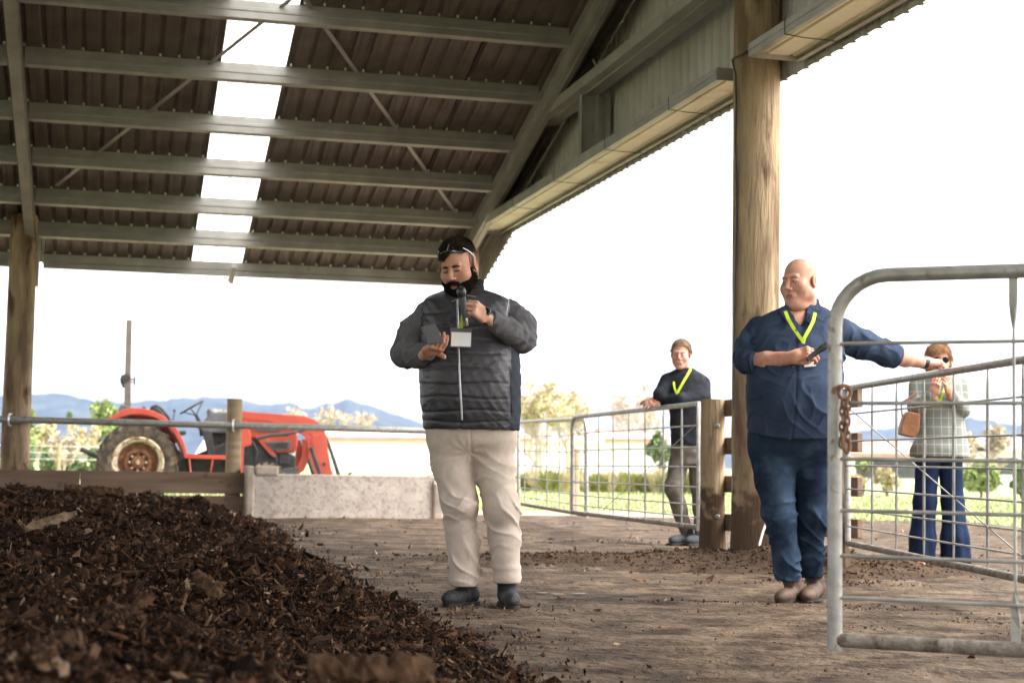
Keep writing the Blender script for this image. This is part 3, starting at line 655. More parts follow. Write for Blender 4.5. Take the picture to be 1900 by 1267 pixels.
bw = empty('board_wall', along(230), 'low wall of stained timber boards below the steel pipe rail', 'wall')
def zpx(px, py, q): # height at which the place q is seen at row py
    return W(px, py, q.y).z
a, b = along(-140), along(459)
zt1 = zpx(230, 872, along(230)); rows = [(zt1 - .135, .262, 0), (zt1 - .42, .25, 1)]
c_ = along(150); d_ = along(158)
for (zc, hgt, k) in rows:
    for (pa, pb) in [(p_ - BV * .22, q_ - BV * .22) for (p_, q_) in (((a, along(150)), (along(151), b)) if k == 0 else ((a, along(330)), (along(331), b)))]:
        mb = MB(); mb.beam(pa + UZ * (zc - .003), pb + UZ * (zc - .006), .05, hgt); mb.build('board', M['board'], bw, bevel=.006)
pr_ = empty('pipe_rail_fence', along(433), 'long galvanised pipe rail strapped to a short round timber post', 'fence')
q1, q2 = along(-150), along(880); zr = zpx(433, 789, along(433)); zl = zpx(0, 777.5, along(0)); zr2 = zpx(790, 799, along(790))
pts = []
for px in (-150, 0, 200, 433, 620, 790, 880):
    q = along(px, -.22); yy = np.interp(px, [-150, 0, 433, 790, 880], [773, 777.5, 789, 799, 801]); pts.append(W(px, yy, q.y))
mb = MB(); mb.tube(pts, .042, 14); mb.build('rail_pipe', M['pipe'], pr_, smooth=True)
qq = along(433, -.08); zp = zpx(433, 740, qq); pole(Vector((qq.x, qq.y, 0)), .098, zp + .03, .096, M['railwood'], 'post', pr_, seed=21, n=18)
for px in (433, 18):
    c = W(px, np.interp(px, [0, 433], [778, 789]), along(px, -.22).y); mb = MB(); mb.tube([c + Vector((-.03 if 0 else 0, .06, .07)), c + Vector((0, -.03, .065)), c + Vector((0, -.055, 0)), c + Vector((0, -.03, -.065)), c + Vector((0, .06, -.07))], .012, 8); mb.build('pipe_clip', M['screw'], pr_, smooth=True)
# trough
tr_ = empty('concrete_trough', along(640, -.3), 'long low mud splashed concrete feed trough behind the speaker', 'trough')
vt = VPEN - .45
def tp(px, off):
    d = ray(px, 850); t = (vt + off) / d.dot(BV); q = d * t; return Vector((q.x, q.y, 0))
A, Bq = tp(466, 0), tp(818, 0); zt_ = zpx(640, 881, A.lerp(Bq, .5)); Lx = (Bq - A).length
fr = (A, BV, BU, UZ)      # prism axes: x->away, y->along, z up
mb = MB(); prof = [(-.02, -.03), (.0, zt_ - .05), (.0, zt_), (.07, zt_), (.09, zt_ - .22), (.36, zt_ - .22), (.38, zt_), (.46, zt_), (.46, zt_ - .04), (.48, -.03)]
mb.prism(prof, 0, Lx, fr); mb.build('trough_body', M['conc'], tr_, bevel=.015)
mb = MB(); mb.prism([(-.05, -.03), (-.03, zt_ - .04), (.02, zt_ + .10), (.46, zt_ + .10), (.50, zt_ - .03), (.52, -.03)], -.06, .05, fr)
mb.prism([(-.032, zt_ - .02), (-.02, zt_ + .102), (.06, zt_ + .105), (.07, zt_ - .02)], .05, .34, fr); mb.build('end_block', M['conc2'], tr_, bevel=.03)
mb = MB(); mb.prism([(-.06, -.03), (-.05, zt_ - .10), (.02, zt_ + .015), (.44, zt_ + .015), (.50, zt_ - .10), (.52, -.03)], Lx - .10, Lx + .04, fr); mb.build('end_block', M['conc2'], tr_, bevel=.03)

# ================================================================ GATES
def gate(name_label, ax, ay_top, ay_bot, ad, bx, by_top, by_bot, bd, uprights, rodfr, round_a=True, round_b=True, extend=0, brace=None, group='galvanised steel farm gates', rt_=.021, hang=0, rodr=.0055, mud=True):
    a0 = W(ax, ay_bot, ad); a1 = W(ax, ay_top, ad); b0 = W(bx, by_bot, bd); b1 = W(bx, by_top, bd)
    dirb = (b0 - a0).normalized(); dirt = (b1 - a1).normalized()
    if extend:
        b0 = b0 + dirb * extend; b1 = b1 + dirt * extend
    g = empty('farm_gate', (a0 + b0) / 2 - UZ * .0, name_label, 'gate', group)
    L = (b0 - a0).length; upA = (a1 - a0).normalized(); Rc = .15
    def arc(c0, d1, d2, r):   # rounded corner at c0, arriving along d1, leaving along d2
        out = []
        for k in range(9):
            t = k / 8 * math.pi / 2; out.append(c0 - d1 * r * (1 - math.sin(t)) + d2 * r * (1 - math.cos(t)))
        return out
    path = [a0 - upA * .03] + (arc(a1, upA, dirt, Rc) if round_a else [a1]) + (arc(b1, dirt, -UZ, Rc) if round_b else [b1]) + [b0 - UZ * .03]
    mb = MB(); mb.tube(path, rt_, 16); mb.build('frame_tube', M['pipe'], g, smooth=True)
    mb = MB(); mb.tube([a0 + dirb * .01, b0 - dirb * .01], rt_ * .98, 16); mb.build('bottom_tube', M['pipemud'] if mud else M['pipe'], g, smooth=True)
    offn = dirb.cross(UZ).normalized() * .003
    for fr_ in rodfr:
        p = a0.lerp(a1, fr_) + dirb * .005; q = b0.lerp(b1, fr_); mb = MB(); mb.tube([p + offn * 2, q + offn * 2], rodr, 8); mb.build('rod', M['rod'], g, smooth=True)
    for (f, wide, tw) in uprights:
        p = a0.lerp(b0, f); q = a1.lerp(b1, f); H = (q - p).length; u_ = (q - p).normalized(); p = p + u_ * rt_ * .8; q = q - u_ * rt_ * .8
        vs = []; K = 28
        for i in range(K + 1):
            t = i / K; ang = (0 if not tw else math.pi / 2 * (min(1, max(0, (t - .05) / .10)) - min(1, max(0, (t - .85) / .10))))
            w_ = wide
            if tw: w_ = wide
            d_ = dirb * math.cos(ang) + dirb.cross(UZ).normalized() * math.sin(ang); n_ = d_.cross(u_).normalized(); c = p.lerp(q, t) - offn * 1.5
            if not tw: w_ = wide * (.35 + .65 * min(1, min(t, 1 - t) / .12))
            for (sx_, sy_) in ((-1, -1), (1, -1), (1, 1), (-1, 1)): vs.append(c + d_ * sx_ * w_ / 2 + n_ * sy_ * .0035)
        fs = [(i * 4 + k, i * 4 + (k + 1) % 4, (i + 1) * 4 + (k + 1) % 4, (i + 1) * 4 + k) for i in range(K) for k in range(4)] + [(3, 2, 1, 0), (K * 4, K * 4 + 1, K * 4 + 2, K * 4 + 3)]
        mb = MB(); mb.add(vs, fs); mb.build('upright', M['rod'], g)
    if brace:
        (f0, h0, f1, h1) = brace; p = a0.lerp(b0, f0).lerp(a1.lerp(b1, f0), h0); q = a0.lerp(b0, f1).lerp(a1.lerp(b1, f1), h1)
        mb = MB(); mb.tube([p + offn * 4, q + offn * 4], .004, 6); mb.build('brace_rod', M['rod'], g, smooth=True)
    return g, a0, a1, b0, b1, dirb
def inv(px, xa, da, xb, db):      # distance of a straight gate at column px
    return 1 / (1 / da + (1 / db - 1 / da) * (px - xa) / (xb - xa))
def upf(px, xa, da, xb, db): return (px / 1.0 - xa) / (xb - xa) * (1 / db) ** 0 * (inv(px, xa, da, xb, db) / db)
# foreground gate: its bars at the stile are seen at these rows
ya, yb = 513.0, 1186.0; rows = [640, 750.8, 854, 949, 1032, 1108.6]
fr_f = [(yb - y) / (yb - ya) for y in rows]
ga = gate('nearest galvanised gate with rounded corner and rusty chain on its stile', 1549, ya, yb, 4.46, 1900, 502.5, 1206, 4.26, [(.152, .024, True), (.40, .024, True), (.66, .024, True), (.90, .024, True)], fr_f, True, True, extend=2.7)
g1 = ga
# right background gate
up2 = [upf(x, 1572, 10.4, 1900, 7.34) for x in (1617, 1662, 1713, 1768, 1831, 1897)]
up2 = [u * .60 for u in up2]
def gate2():
    xa, xb = 1573, 1900; a0 = W(xa, 1007, 10.4); a1 = W(xa, 720, 10.4); b0 = W(xb, 1074, 7.34); L0 = (b0 - a0).length; ext = 2.0; Lt = L0 + ext
    def fr_at(px):
        d = inv(px, xa, 10.4, xb, 7.34); p = W(px, 1030, d); return (Vector((p.x, p.y, 0)) - Vector((a0.x, a0.y, 0))).length / Lt
    ups = [(fr_at(x), .030, False) for x in (1617, 1662, 1713, 1768, 1831, 1897)] + [(.74, .03, False), (.87, .03, False)]
    fr = [(1007 - y) / 287 for y in (769, 819, 864, 907, 944.5, 976)]
    return gate('gate behind the front gate that the bald man rests his hand on', xa, 720, 1007, 10.4, xb, 667, 1074, 7.34, ups, fr, False, True, extend=ext, brace=(.02, .86, .64, .06), rt_=.021)
g2 = gate2()
def gate3():
    xa, xb = 1062, 1297; a0 = W(xa, 950, 16.9); b0 = W(xb, 978, 13.2); Lt = (b0 - a0).length
    def fr_at(px):
        d = inv(px, xa, 16.9, xb, 13.2); p = W(px, 960, d); return (Vector((p.x, p.y, 0)) - Vector((a0.x, a0.y, 0))).length / Lt
    ups = [(fr_at(x), .036, False) for x in (1110, 1137, 1166, 1196, 1230, 1264)]
    fr = [(950 - y) / 176 for y in (805, 836, 864, 893, 918, 936)]
    return gate('middle gate with a man in black leaning on its top rail', xa, 774, 950, 16.9, xb, 749, 978, 13.2, ups, fr, True, False, brace=(.98, .82, .30, .06), rt_=.023, rodr=.0065)
g3 = gate3()
def gate4():
    xa, xb = 962, 1088; a0 = W(xa, 934, 20.1); b0 = W(xb, 955, 16.8); Lt = (b0 - a0).length + .0
    def fr_at(px):
        d = inv(px, xa, 20.1, xb, 16.8); p = W(px, 960, d); return (Vector((p.x, p.y, 0)) - Vector((a0.x, a0.y, 0))).length / Lt
    ups = [(fr_at(x), .036, False) for x in (973, 994, 1014, 1037, 1062)]
    fr = [(934 - y) / 151 for y in (809, 836, 862, 885, 904, 920)]
    return gate('farthest gate half hidden behind the speaker at his right elbow', xa, 783, 934, 20.1, xb, 777, 955, 16.8, ups, fr, False, True, rt_=.023, rodr=.0065)
g4 = gate4()
# posts and boards
tp1 = empty('gate_post', (W(1323, 868, 12.7).x, 12.7, 0), 'squat round timber post where the middle gate hangs', 'post', 'timber gate posts')
c = W(1323, 741, 12.7); pole((c.x, 12.7, 0), .100, c.z + .03, .098, M['post'], 'post_body', tp1, mud=.15, seed=31, n=22)
for (py) in (790, 958): mb = MB(); q = W(1331, py, 12.57); mb.lathe(q, (0, -1, 0), [(0, .02), (.02, .02), (.03, .012), (.03, 0)], 10); mb.build('bolt', M['pipe'], tp1, smooth=True)
tp2 = empty('gate_post', (W(1556, 868, 10.5).x, 10.5, 0), 'slim timber post behind the stile of the nearest gate', 'post', 'timber gate posts')
c = W(1556, 726, 10.5); pole((c.x, 10.5, 0), .068, c.z + .03, .066, M['post'], 'post_body', tp2, mud=.15, seed=33, n=22)
mb = MB(); q = W(1570, 984, 10.43); mb.tube([W(1552, 984, 10.42), q, W(1574, 984, 10.4)], .018, 8); mb.lathe(q + Vector((0, 0, -.05)), (0, 0, 1), [(0, .028), (.1, .028)], 10); mb.build('hinge', M['rust'], tp2, smooth=True)
tp3 = empty('gate_post', (W(1066, 868, 24.0).x, 24.0, 0), 'thin pale post behind the end of the middle gate', 'post', 'timber gate posts')
c = W(1067, 832, 24.0); pole((c.x, 24.0, 0), .075, c.z + .03, .07, M['railwood'], 'post_body', tp3, seed=35, n=14)
bf = empty('board_fence', (PB.x, PB.y + .25, 0), 'short fence of four dark timber boards fixed behind the thick pole', 'fence')
for (y0, y1, y2, y3) in ((742, 774, 721, 753), (813, 842, 801, 840), (882, 913, 884, 922), (952, 984, 966, 996)):
    pA = W(1340, (y0 + y1) / 2, 12.75); pB_ = W(1596, (y2 + y3) / 2, 11.0); pA = pA + (pA - pB_).normalized() * .12
    mb = MB(); mb.beam(pA, pB_, .045, .135); mb.build('board', M['board'], bf, bevel=.006)
# hose and red tape
h_ = empty('hose', G(1430, 1050), 'white hose looping beside the thick pole', 'hose')
mb = MB(); mb.tube([W(*p) for p in ((1428, 950, 11.3), (1416, 985, 11.2), (1409, 1010, 11.1), (1412, 1030, 11.0), (1425, 1045, 10.9), (1444, 1050, 10.8), (1470, 1052, 10.7))], .009, 8); mb.build('hose_pipe', M['hose'], h_, smooth=True)
for (px, py) in ((1419, 1041), (1434, 1043)): mb = MB(); q = W(px, py, 10.85); mb.box(q, .025, .01, .012, (Vector((.9, 0, .4)).normalized(), Vector((0, 1, 0)), Vector((-.4, 0, .9)).normalized())); mb.build('red_tape', M['redtape'], h_)
# chain on the front gate
ch = empty('chain', W(1567, 727, 4.44), 'rusty chain with ring and hook hanging on the nearest gate stile', 'chain')
def link_ring(c, rx, rz, r, ang, nm='chain_link', tilt=0):
    mb = MB(); X = Vector((math.cos(ang), math.sin(ang), 0)); Z = (UZ + Vector((math.sin(tilt), 0, 0))).normalized()
    mb.tube([c + X * (rx * math.cos(t)) + Z * (rz * math.sin(t)) for t in np.linspace(0, 2 * math.pi, 21)[:-1]], r, 8, closed=True); mb.build(nm, M['rust'], ch, smooth=True)
link_ring(W(1567, 728, 4.41), .019, .019, .006, .3, 'ring')
mb = MB(); mb.tube([W(1560, 716, 4.44), W(1548, 722, 4.42), W(1545, 730, 4.42)], .006, 8); mb.build('staple', M['rust'], ch, smooth=True)
ry = 746
for k in range(6):
    link_ring(W(1562 + 1.2 * math.sin(k), 748 + k * 14.5, 4.405), .0065, .0155, .0032, (.2 if k % 2 else 1.3)); link_ring(W(1573 + 1.0 * math.cos(k * 1.3), 752 + k * 14.5, 4.40), .0065, .0155, .0032, (1.3 if k % 2 else .2))
mb = MB(); mb.tube([W(*p, 4.39) for p in ((1562, 806), (1562, 818), (1566, 832), (1572, 840), (1577, 834), (1577, 820), (1574, 812))], [.004, .005, .006, .0065, .006, .005, .003], 10); mb.build('hook', M['rust'], ch, smooth=True)
# ================================================================ TRACTOR (side profile in metres, wheel hub column = 0, ground = 0)
TD = 26.3; TS = TD / F
TO = W(256, 849, TD); TO.z = 0; TZ0 = W(256, 849, TD).z           # hub height as seen
TYAW = math.atan(.243); TX = Vector((math.cos(TYAW), math.sin(TYAW), 0)); TY = Vector((-math.sin(TYAW), math.cos(TYAW), 0))
trac = empty('tractor', TO, 'red tractor with raised front loader and bare roll bar parked beyond the rail', 'tractor', rz=TYAW)
RW = .665; HUBZ = RW - .01
def T(px, py, off=0.0):          # profile point (x along the tractor, z) for a place seen at px,py
    d = ray(px, py); cz = Vector((0, 0, CAMZ)); q = cz + d * ((TO - cz).dot(TY) / d.dot(TY)); return ((q - TO).dot(TX), q.z - TZ0 + HUBZ)
def TP3(px, py, off=0.0): x, z = T(px, py, off); return Vector((x, off, z))
def tprism(name, pts, y0, y1, mt, parent=None, bevel=.012, smooth=False):
    mb = MB(); mb.prism([T(*p) for p in pts], y0, y1); return tl(mb, name, mt, parent, smooth, bevel)
def tl(mb, name, mt, parent=None, smooth=False, bevel=0):
    me = mb.mesh(name, mt, smooth); LOCAL.add(me.name); o = bpy.data.objects.new(name, me); C.objects.link(o); o.parent = parent or trac
    if bevel: b = o.modifiers.new('b', 'BEVEL'); b.width = bevel; b.segments = 2; b.limit_method = 'ANGLE'; b.angle_limit = R(35)
    if smooth:
        try: me.set_sharp_from_angle(angle=R(45))
        except Exception: pass
    return o
def wheel(cx, cz, y, r, w, rim_r, lugs, side):
    mb = MB(); c = Vector((cx, y, cz)); h = w / 2
    prof = [(-h * .8, rim_r), (-h, rim_r + .04), (-h * 1.05, (r + rim_r) / 2), (-h * .9, r - .06), (-h * .5, r - .035), (h * .5, r - .035), (h * .9, r - .06), (h * 1.05, (r + rim_r) / 2), (h, rim_r + .04), (h * .8, rim_r)]
    mb.lathe(c, (0, 1, 0), prof, 48); wh = tl(mb, 'wheel', M['tyre'], None, True)
    mb = MB()
    for k in range(lugs):
        for s in (-1, 1):
            th0 = 2 * math.pi * (k + (.5 if s > 0 else 0)) / lugs; vs = []
            for (f, dth, hh) in ((.02, 0, 0), (.55, .10, 0), (1.02, .26, -.05)):
                for (da, rr_) in ((-.045, -.045), (.045, -.045), (.035, .0), (-.035, .0)):
                    th = th0 + dth * 1.1 + da * (1.1 if r > .5 else 1.5); q = r + rr_ + hh * (1 if rr_ >= 0 else .9)
                    vs.append(c + Vector((math.cos(th) * q, s * f * h, math.sin(th) * q)))
            fs = [(i * 4 + j, i * 4 + (j + 1) % 4, (i + 1) * 4 + (j + 1) % 4, (i + 1) * 4 + j) for i in range(2) for j in range(4)] + [(3, 2, 1, 0), (8, 9, 10, 11)]
            mb.add(vs, fs)
    tl(mb, 'tread_lugs', M['tyre'], wh)
    mb = MB(); s = -1
    mb.lathe(c, (0, 1, 0), [(s * h * .95, rim_r + .015), (s * h * .98, rim_r - .012), (s * h * .78, rim_r - .02), (s * h * .70, rim_r - .06), (s * h * .2, rim_r - .075), (s * h * .1, rim_r - .085), (h * .9, rim_r - .05), (h * .95, rim_r + .015)], 40)
    tl(mb, 'rim', M['rim'], wh, True)
    mb = MB(); mb.lathe(c, (0, 1, 0), [(-h * .15, rim_r - .07), (-h * .20, rim_r - .16), (-h * .55, rim_r - .18), (-h * .62, rim_r * .42), (-h * .4, rim_r * .36), (-h * .35, .11), (-h * .75, .10), (-h * .8, .06), (-h * .95, .055), (-h * .95, .0)], 32)
    tl(mb, 'wheel_dish', M['dish'], wh, True)
    mb = MB()
    for k in range(8): th = k * math.pi / 4; mb.lathe(c + Vector((math.cos(th) * rim_r * .33, -h * .45, math.sin(th) * rim_r * .33)), (0, -1, 0), [(0, .018), (.03, .018), (.03, 0)], 8)
    tag(tl(mb, 'wheel_nuts', M['rim'], wh), kind='stuff')
    mb = MB(); mb.lathe(c + Vector((0, -h * .95, 0)), (0, -1, 0), [(0, .035), (.03, .03), (.03, 0)], 12); tl(mb, 'hub_cap', M['rim'], wh)
    return wh
wheel(0, HUBZ, -.50, RW, .34, .405, 20, 1); wheel(0, HUBZ, .62, RW, .34, .405, 20, 1)
fx, fz = T(491, 878, 0); FR = .345; fx, _ = T(491, 870)
wheel(fx, FR, -.48, FR, .22, .19, 16, 1); wheel(fx, FR, .58, FR, .22, .19, 16, 1)
# fender: arc band
def fender(y0, y1):
    top = [(200, 769), (212, 763), (228, 754), (244, 750.5), (262, 751), (280, 755), (298, 763), (314, 775), (327, 790), (336, 806), (342, 822), (345, 842)]
    inn = [(340, 842), (336, 826), (329, 810), (320, 795), (307, 782), (292, 771), (276, 765), (258, 762), (242, 763), (228, 767), (214, 771)]
    o = tprism('fender', top + inn, y0, y1, M['tred'], bevel=.01)
    tprism('fender_side', [(222, 768), (242, 763), (262, 763), (285, 768), (307, 782), (322, 800), (330, 815), (322, 812), (300, 790), (262, 780), (225, 785)], y1 - .03, y1, M['tred'], o)
    return o
fender(-.70, -.36); fender(.48, .80)
tprism('tail_lamp', [(221, 751), (226, 745), (240, 748), (240, 752), (228, 756), (219, 760)], -.66, -.55, M['tgrey'])
# roll bar: two posts and foot, folding pivot
for y in (-.42, .52):
    mb = MB(); mb.beam(TP3(240, 590) + Vector((0, y, 0)), TP3(237.5, 690) + Vector((0, y, 0)), .06, .095); mb.beam(TP3(237.5, 690) + Vector((0, y, 0)), TP3(236, 850) + Vector((0, y, 0)), .07, .105)
    rb = tl(mb, 'roll_bar', M['rops'], None, False, .008)
    mb = MB(); mb.lathe(TP3(234, 696) + Vector((-.0, y - .06, 0)), (0, 1, 0), [(0, 0), (0, .07), (.12, .07), (.12, 0)], 12); mb.tube([TP3(228, 690) + Vector((0, y, 0)), TP3(225, 698) + Vector((0, y, 0)), TP3(230, 708) + Vector((0, y, 0))], .02, 8)
    mb.tube([TP3(240, 698) + Vector((0, y, 0)), TP3(250, 698) + Vector((0, y, 0))], .012, 8); mb.tube([TP3(250, 692) + Vector((0, y, 0)), TP3(250, 705) + Vector((0, y, 0))], .012, 8); tl(mb, 'pivot_knob', M['tblack'], rb, True)
mb = MB(); mb.beam(TP3(240, 592) + Vector((0, -.42, 0)), TP3(240, 592) + Vector((0, .52, 0)), .07, .055); tl(mb, 'roll_bar_top', M['rops'], None, False, .01)
# seat
mb = MB(); 
tprism('seat', [(276, 752), (282, 746), (291, 746), (301, 755), (310, 768), (318, 782), (316, 793), (345, 790), (346, 798), (312, 803), (300, 790), (288, 770)], -.12, .36, M['tblack'], bevel=.03)
for y in (-.2, .42):
    mb = MB(); mb.tube([TP3(*p) + Vector((0, y, 0)) for p in ((280, 748), (290, 745), (300, 751), (311, 764), (319, 778), (321, 792))], .022, 8); tl(mb, 'arm_rest', M['tblack'], None, True)
mb = MB(); mb.tube([TP3(321, 784), TP3(322, 768), TP3(324, 756)], .010, 6); mb.tube([TP3(321, 753.5), TP3(326, 753.5)], .02, 8); tl(mb, 'gear_lever', M['tblack'], None, True)
mb = MB(); mb.tube([TP3(262, 752), TP3(268, 746), TP3(272, 750)], .02, 8); tl(mb, 'lever', M['tgrey'], None, True)
# steering wheel and column
ctr = TP3(357, 746.5); axd = (TP3(378, 733.5) - TP3(336, 757.5)); rw = axd.length / 2; X = axd.normalized(); Yv = Vector((0, 1, 0)); Nn = X.cross(Yv).normalized()
mb = MB(); pts = [ctr + X * (rw * math.cos(t)) + Yv * (.12 + rw * math.sin(t)) for t in np.linspace(0, 2 * math.pi, 33)[:-1]]; mb.tube(pts, .016, 8, closed=True)
hub = TP3(365, 762) + Yv * .12
for t in (0.3, 2.4, 4.5): mb.tube([hub, ctr + X * (rw * math.cos(t)) + Yv * (.12 + rw * math.sin(t))], .012, 6)
sw = tl(mb, 'steering_wheel', M['tblack'], None, True)
mb = MB(); mb.tube([hub, TP3(372, 778) + Yv * .12, TP3(378, 800) + Yv * .12], [.03, .035, .06], 10); tl(mb, 'steering_column', M['tblack'], None, True)
# dash / cowl
tprism('cowl', [(364, 782), (378, 772), (386, 763), (384, 752), (389, 749), (396, 756), (412, 756), (446, 757), (446, 797), (400, 796), (380, 793), (372, 790)], -.10, .34, M['tgrey'], bevel=.03)
tprism('dash_column', [(382, 793), (446, 797), (446, 838), (412, 838), (406, 815), (398, 838), (388, 838), (384, 815)], .0, .26, M['tblack'], bevel=.02)
tprism('pedal_frame', [(374, 790), (392, 792), (398, 840), (386, 842)], -.28, -.12, M['tblack'])
tprism('engine_block', [(345, 842), (450, 800), (548, 838), (548, 862), (445, 888), (345, 888)], -.08, .32, M['tblack'], bevel=.02)
tprism('axle_housing', [(230, 830), (290, 815), (345, 830), (345, 880), (250, 875)], -.28, .40, M['tblack'], bevel=.02)
mb = MB(); mb.tube([Vector((fx, -.42, FR)), Vector((fx, .52, FR))], .06, 10); mb.tube([Vector((0, -.4, HUBZ)), Vector((0, .5, HUBZ))], .10, 12); tl(mb, 'axle', M['tblack'], None, True)
tprism('platform', [(345, 833), (372, 836), (447, 837), (447, 845), (400, 844), (345, 842)], -.46, .60, M['tred'], bevel=.008)
mb = MB(); mb.tube([TP3(*p) + Vector((0, -.48, 0)) for p in ((349, 843), (352, 868), (388, 870), (392, 845))], .018, 8); mb.tube([TP3(349, 843) + Vector((0, -.36, 0)), TP3(352, 868) + Vector((0, -.36, 0)), TP3(352, 868) + Vector((0, -.48, 0))], .018, 8); tl(mb, 'step', M['tred'], None, True)
# bonnet
tprism('bonnet', [(447, 768), (470, 763), (505, 768), (546, 782), (552, 800), (551, 820), (546, 832), (510, 833), (498, 818), (470, 806), (447, 800)], -.12, .36, M['tred'], bevel=.035)
tprism('bonnet_skirt', [(470, 800), (498, 806), (500, 820), (512, 838), (505, 842), (486, 820)], -.135, -.10, M['tred'])
tprism('side_vent', [(468, 781), (478, 779), (508, 784), (520, 792), (472, 792)], -.135, -.115, M['tgrey'], bevel=.004)
gl = tprism('side_grille', [(488, 812), (540, 810), (536, 826), (505, 828)], -.14, -.11, M['tgrey'], bevel=.004)
tprism('grille_mesh', [(495, 814), (535, 813), (531, 824), (508, 825.5)], -.146, -.14, M['tblack'], gl)
tprism('front_weight_frame', [(520, 862), (552, 858), (556, 874), (520, 878)], -.14, .36, M['tgrey'])
tprism('battery_box', [(517, 834), (537, 834), (537, 855), (517, 852)], -.10, .30, M['tblack'])
mb = MB(); mb.tube([TP3(*p) + Vector((0, -.14, 0)) for p in ((456, 820), (468, 812), (476, 828), (472, 850))], .02, 8); mb.tube([TP3(*p) + Vector((0, -.14, 0)) for p in ((500, 835), (512, 842), (508, 862))], .014, 8); tl(mb, 'hydraulic_hose', M['tblack'], None, True)
# loader, one arm on each side
for y in (-.46, .56):
    la = tprism('loader_arm', [(443, 755), (455, 757), (552, 764.5), (562, 766), (578, 772), (590, 781), (597, 792), (599, 806), (583, 808), (552, 788), (530, 783), (490, 774), (455, 771), (443, 771)], y - .04, y + .04, M['tred'], bevel=.008)
    tprism('arm_leg', [(574, 800), (598, 795), (603, 830), (611, 880), (594, 882), (580, 840), (571, 812)], y - .045, y + .035, M['tred'], la)
    mb = MB(); x, z = T(594.5, 853); mb.lathe(Vector((x, y - .05, z)), (0, 1, 0), [(0, 0), (0, .032), (.004, .032)], 14); mb.lathe(Vector((x, y - .052, z)), (0, 1, 0), [(0, .028), (.001, 0)], 14); tl(mb, 'pivot_pin', M['tblack'], la)
    tprism('loader_mast', [(426, 757), (447, 757), (462, 800), (463, 818), (449, 822), (447, 888), (434, 888), (430, 800)], y - .03, y + .05, M['tred'])
    tprism('bumper_guard', [(556, 806), (566, 808), (570, 828), (567, 850), (560, 864), (549, 872), (548, 856), (555, 842), (557, 826)], y + .08, y + .13, M['tred'])
    mb = MB(); mb.tube([TP3(472, 806) + Vector((0, y - .06, 0)), TP3(500, 800) + Vector((0, y - .06, 0)), TP3(530, 798) + Vector((0, y - .06, 0))], .032, 10); mb.tube([TP3(528, 798) + Vector((0, y - .06, 0)), TP3(558, 792) + Vector((0, y - .06, 0))], .018, 8); tl(mb, 'lift_cylinder', M['tblack'], la, True)
    mb = MB(); mb.tube([TP3(571, 822) + Vector((0, y - .06, 0)), TP3(590, 878) + Vector((0, y - .06, 0))], .035, 10); tl(mb, 'bucket_cylinder', M['tblack'], la, True)
    mb = MB(); mb.tube([TP3(598, 800) + Vector((0, y, 0)), TP3(609, 832) + Vector((0, y, 0)), TP3(624, 878) + Vector((0, y, 0))], [.022, .03, .035], 10); tl(mb, 'tilt_cylinder', M['tblack'], la, True)
# bucket low in front, hidden mostly behind the trough
tprism('bucket', [(588, 884), (622, 880), (640, 905), (645, 926), (600, 926), (588, 908)], -.7, .8, M['tgrey'], bevel=.02)
tprism('bucket_tip', [(633, 876), (642, 868), (648, 866), (644, 872), (636, 880)], -.5, -.42, M['tblack'])
mb = MB(); mb.tube([TP3(150, 825) + Vector((0, 0, 0)), TP3(165, 831), TP3(182, 838), TP3(215, 850)], [.035, .05, .055, .06], 10); tl(mb, 'lift_arm', M['tblack'], None, True)
# ================================================================ HILLS, BUILDINGS, TREES
def hills(name, prof, D, thick, mt):
    xs_ = np.linspace(prof[0][0], prof[-1][0], 620); ys_ = np.interp(xs_, [p[0] for p in prof], [p[1] for p in prof]) + 4.5 * fbm(xs_ * .05, xs_ * 0, 4) + 1.6 * fbm(xs_ * .3, xs_ * 0 + 5, 3)
    rows_ = 26; V = []
    for j in range(rows_ + 1):
        t = j / rows_
        for x_, y_ in zip(xs_, ys_):
            q = W(x_, y_, D); g = t; hgt = (q.z) * math.sin(g * math.pi / 2) ** 1.15
            dd = D - thick * (1 - t); X_ = q.x / D * dd
            hgt *= 1 + .22 * float(fbm(X_ / 170 + 3, dd / 170, 4)) * (1 - t) * 2
            V.append((X_, dd, hgt - 1.5))
    # back slope
    n = len(xs_)
    for (x_, y_) in zip(xs_, ys_): q = W(x_, y_, D); V.append((q.x * 1.2, D + thick, -2))
    i = np.arange((rows_ + 2) * n).reshape(rows_ + 2, n); f = np.stack([i[:-1, :-1].ravel(), i[:-1, 1:].ravel(), i[1:, 1:].ravel(), i[1:, :-1].ravel()], 1)
    o = link(name, mesh_from(name, np.array(V), f, mt, True)); o['kind'] = 'structure'; return o
hills('hills', [(-900, 770), (-400, 745), (-100, 738), (50, 733), (90, 732), (130, 734), (180, 744), (240, 744), (300, 742), (350, 738), (405, 738), (440, 742), (480, 748), (540, 748), (575, 757), (610, 748), (650, 741), (685, 752), (720, 764), (780, 785), (860, 806), (960, 822), (1100, 828), (1300, 834), (1450, 826), (1540, 812), (1600, 798), (1680, 792), (1740, 783), (1800, 772), (1850, 782), (1900, 790), (2000, 776), (2300, 770), (2900, 790)], 3000, 900, M['hill'])
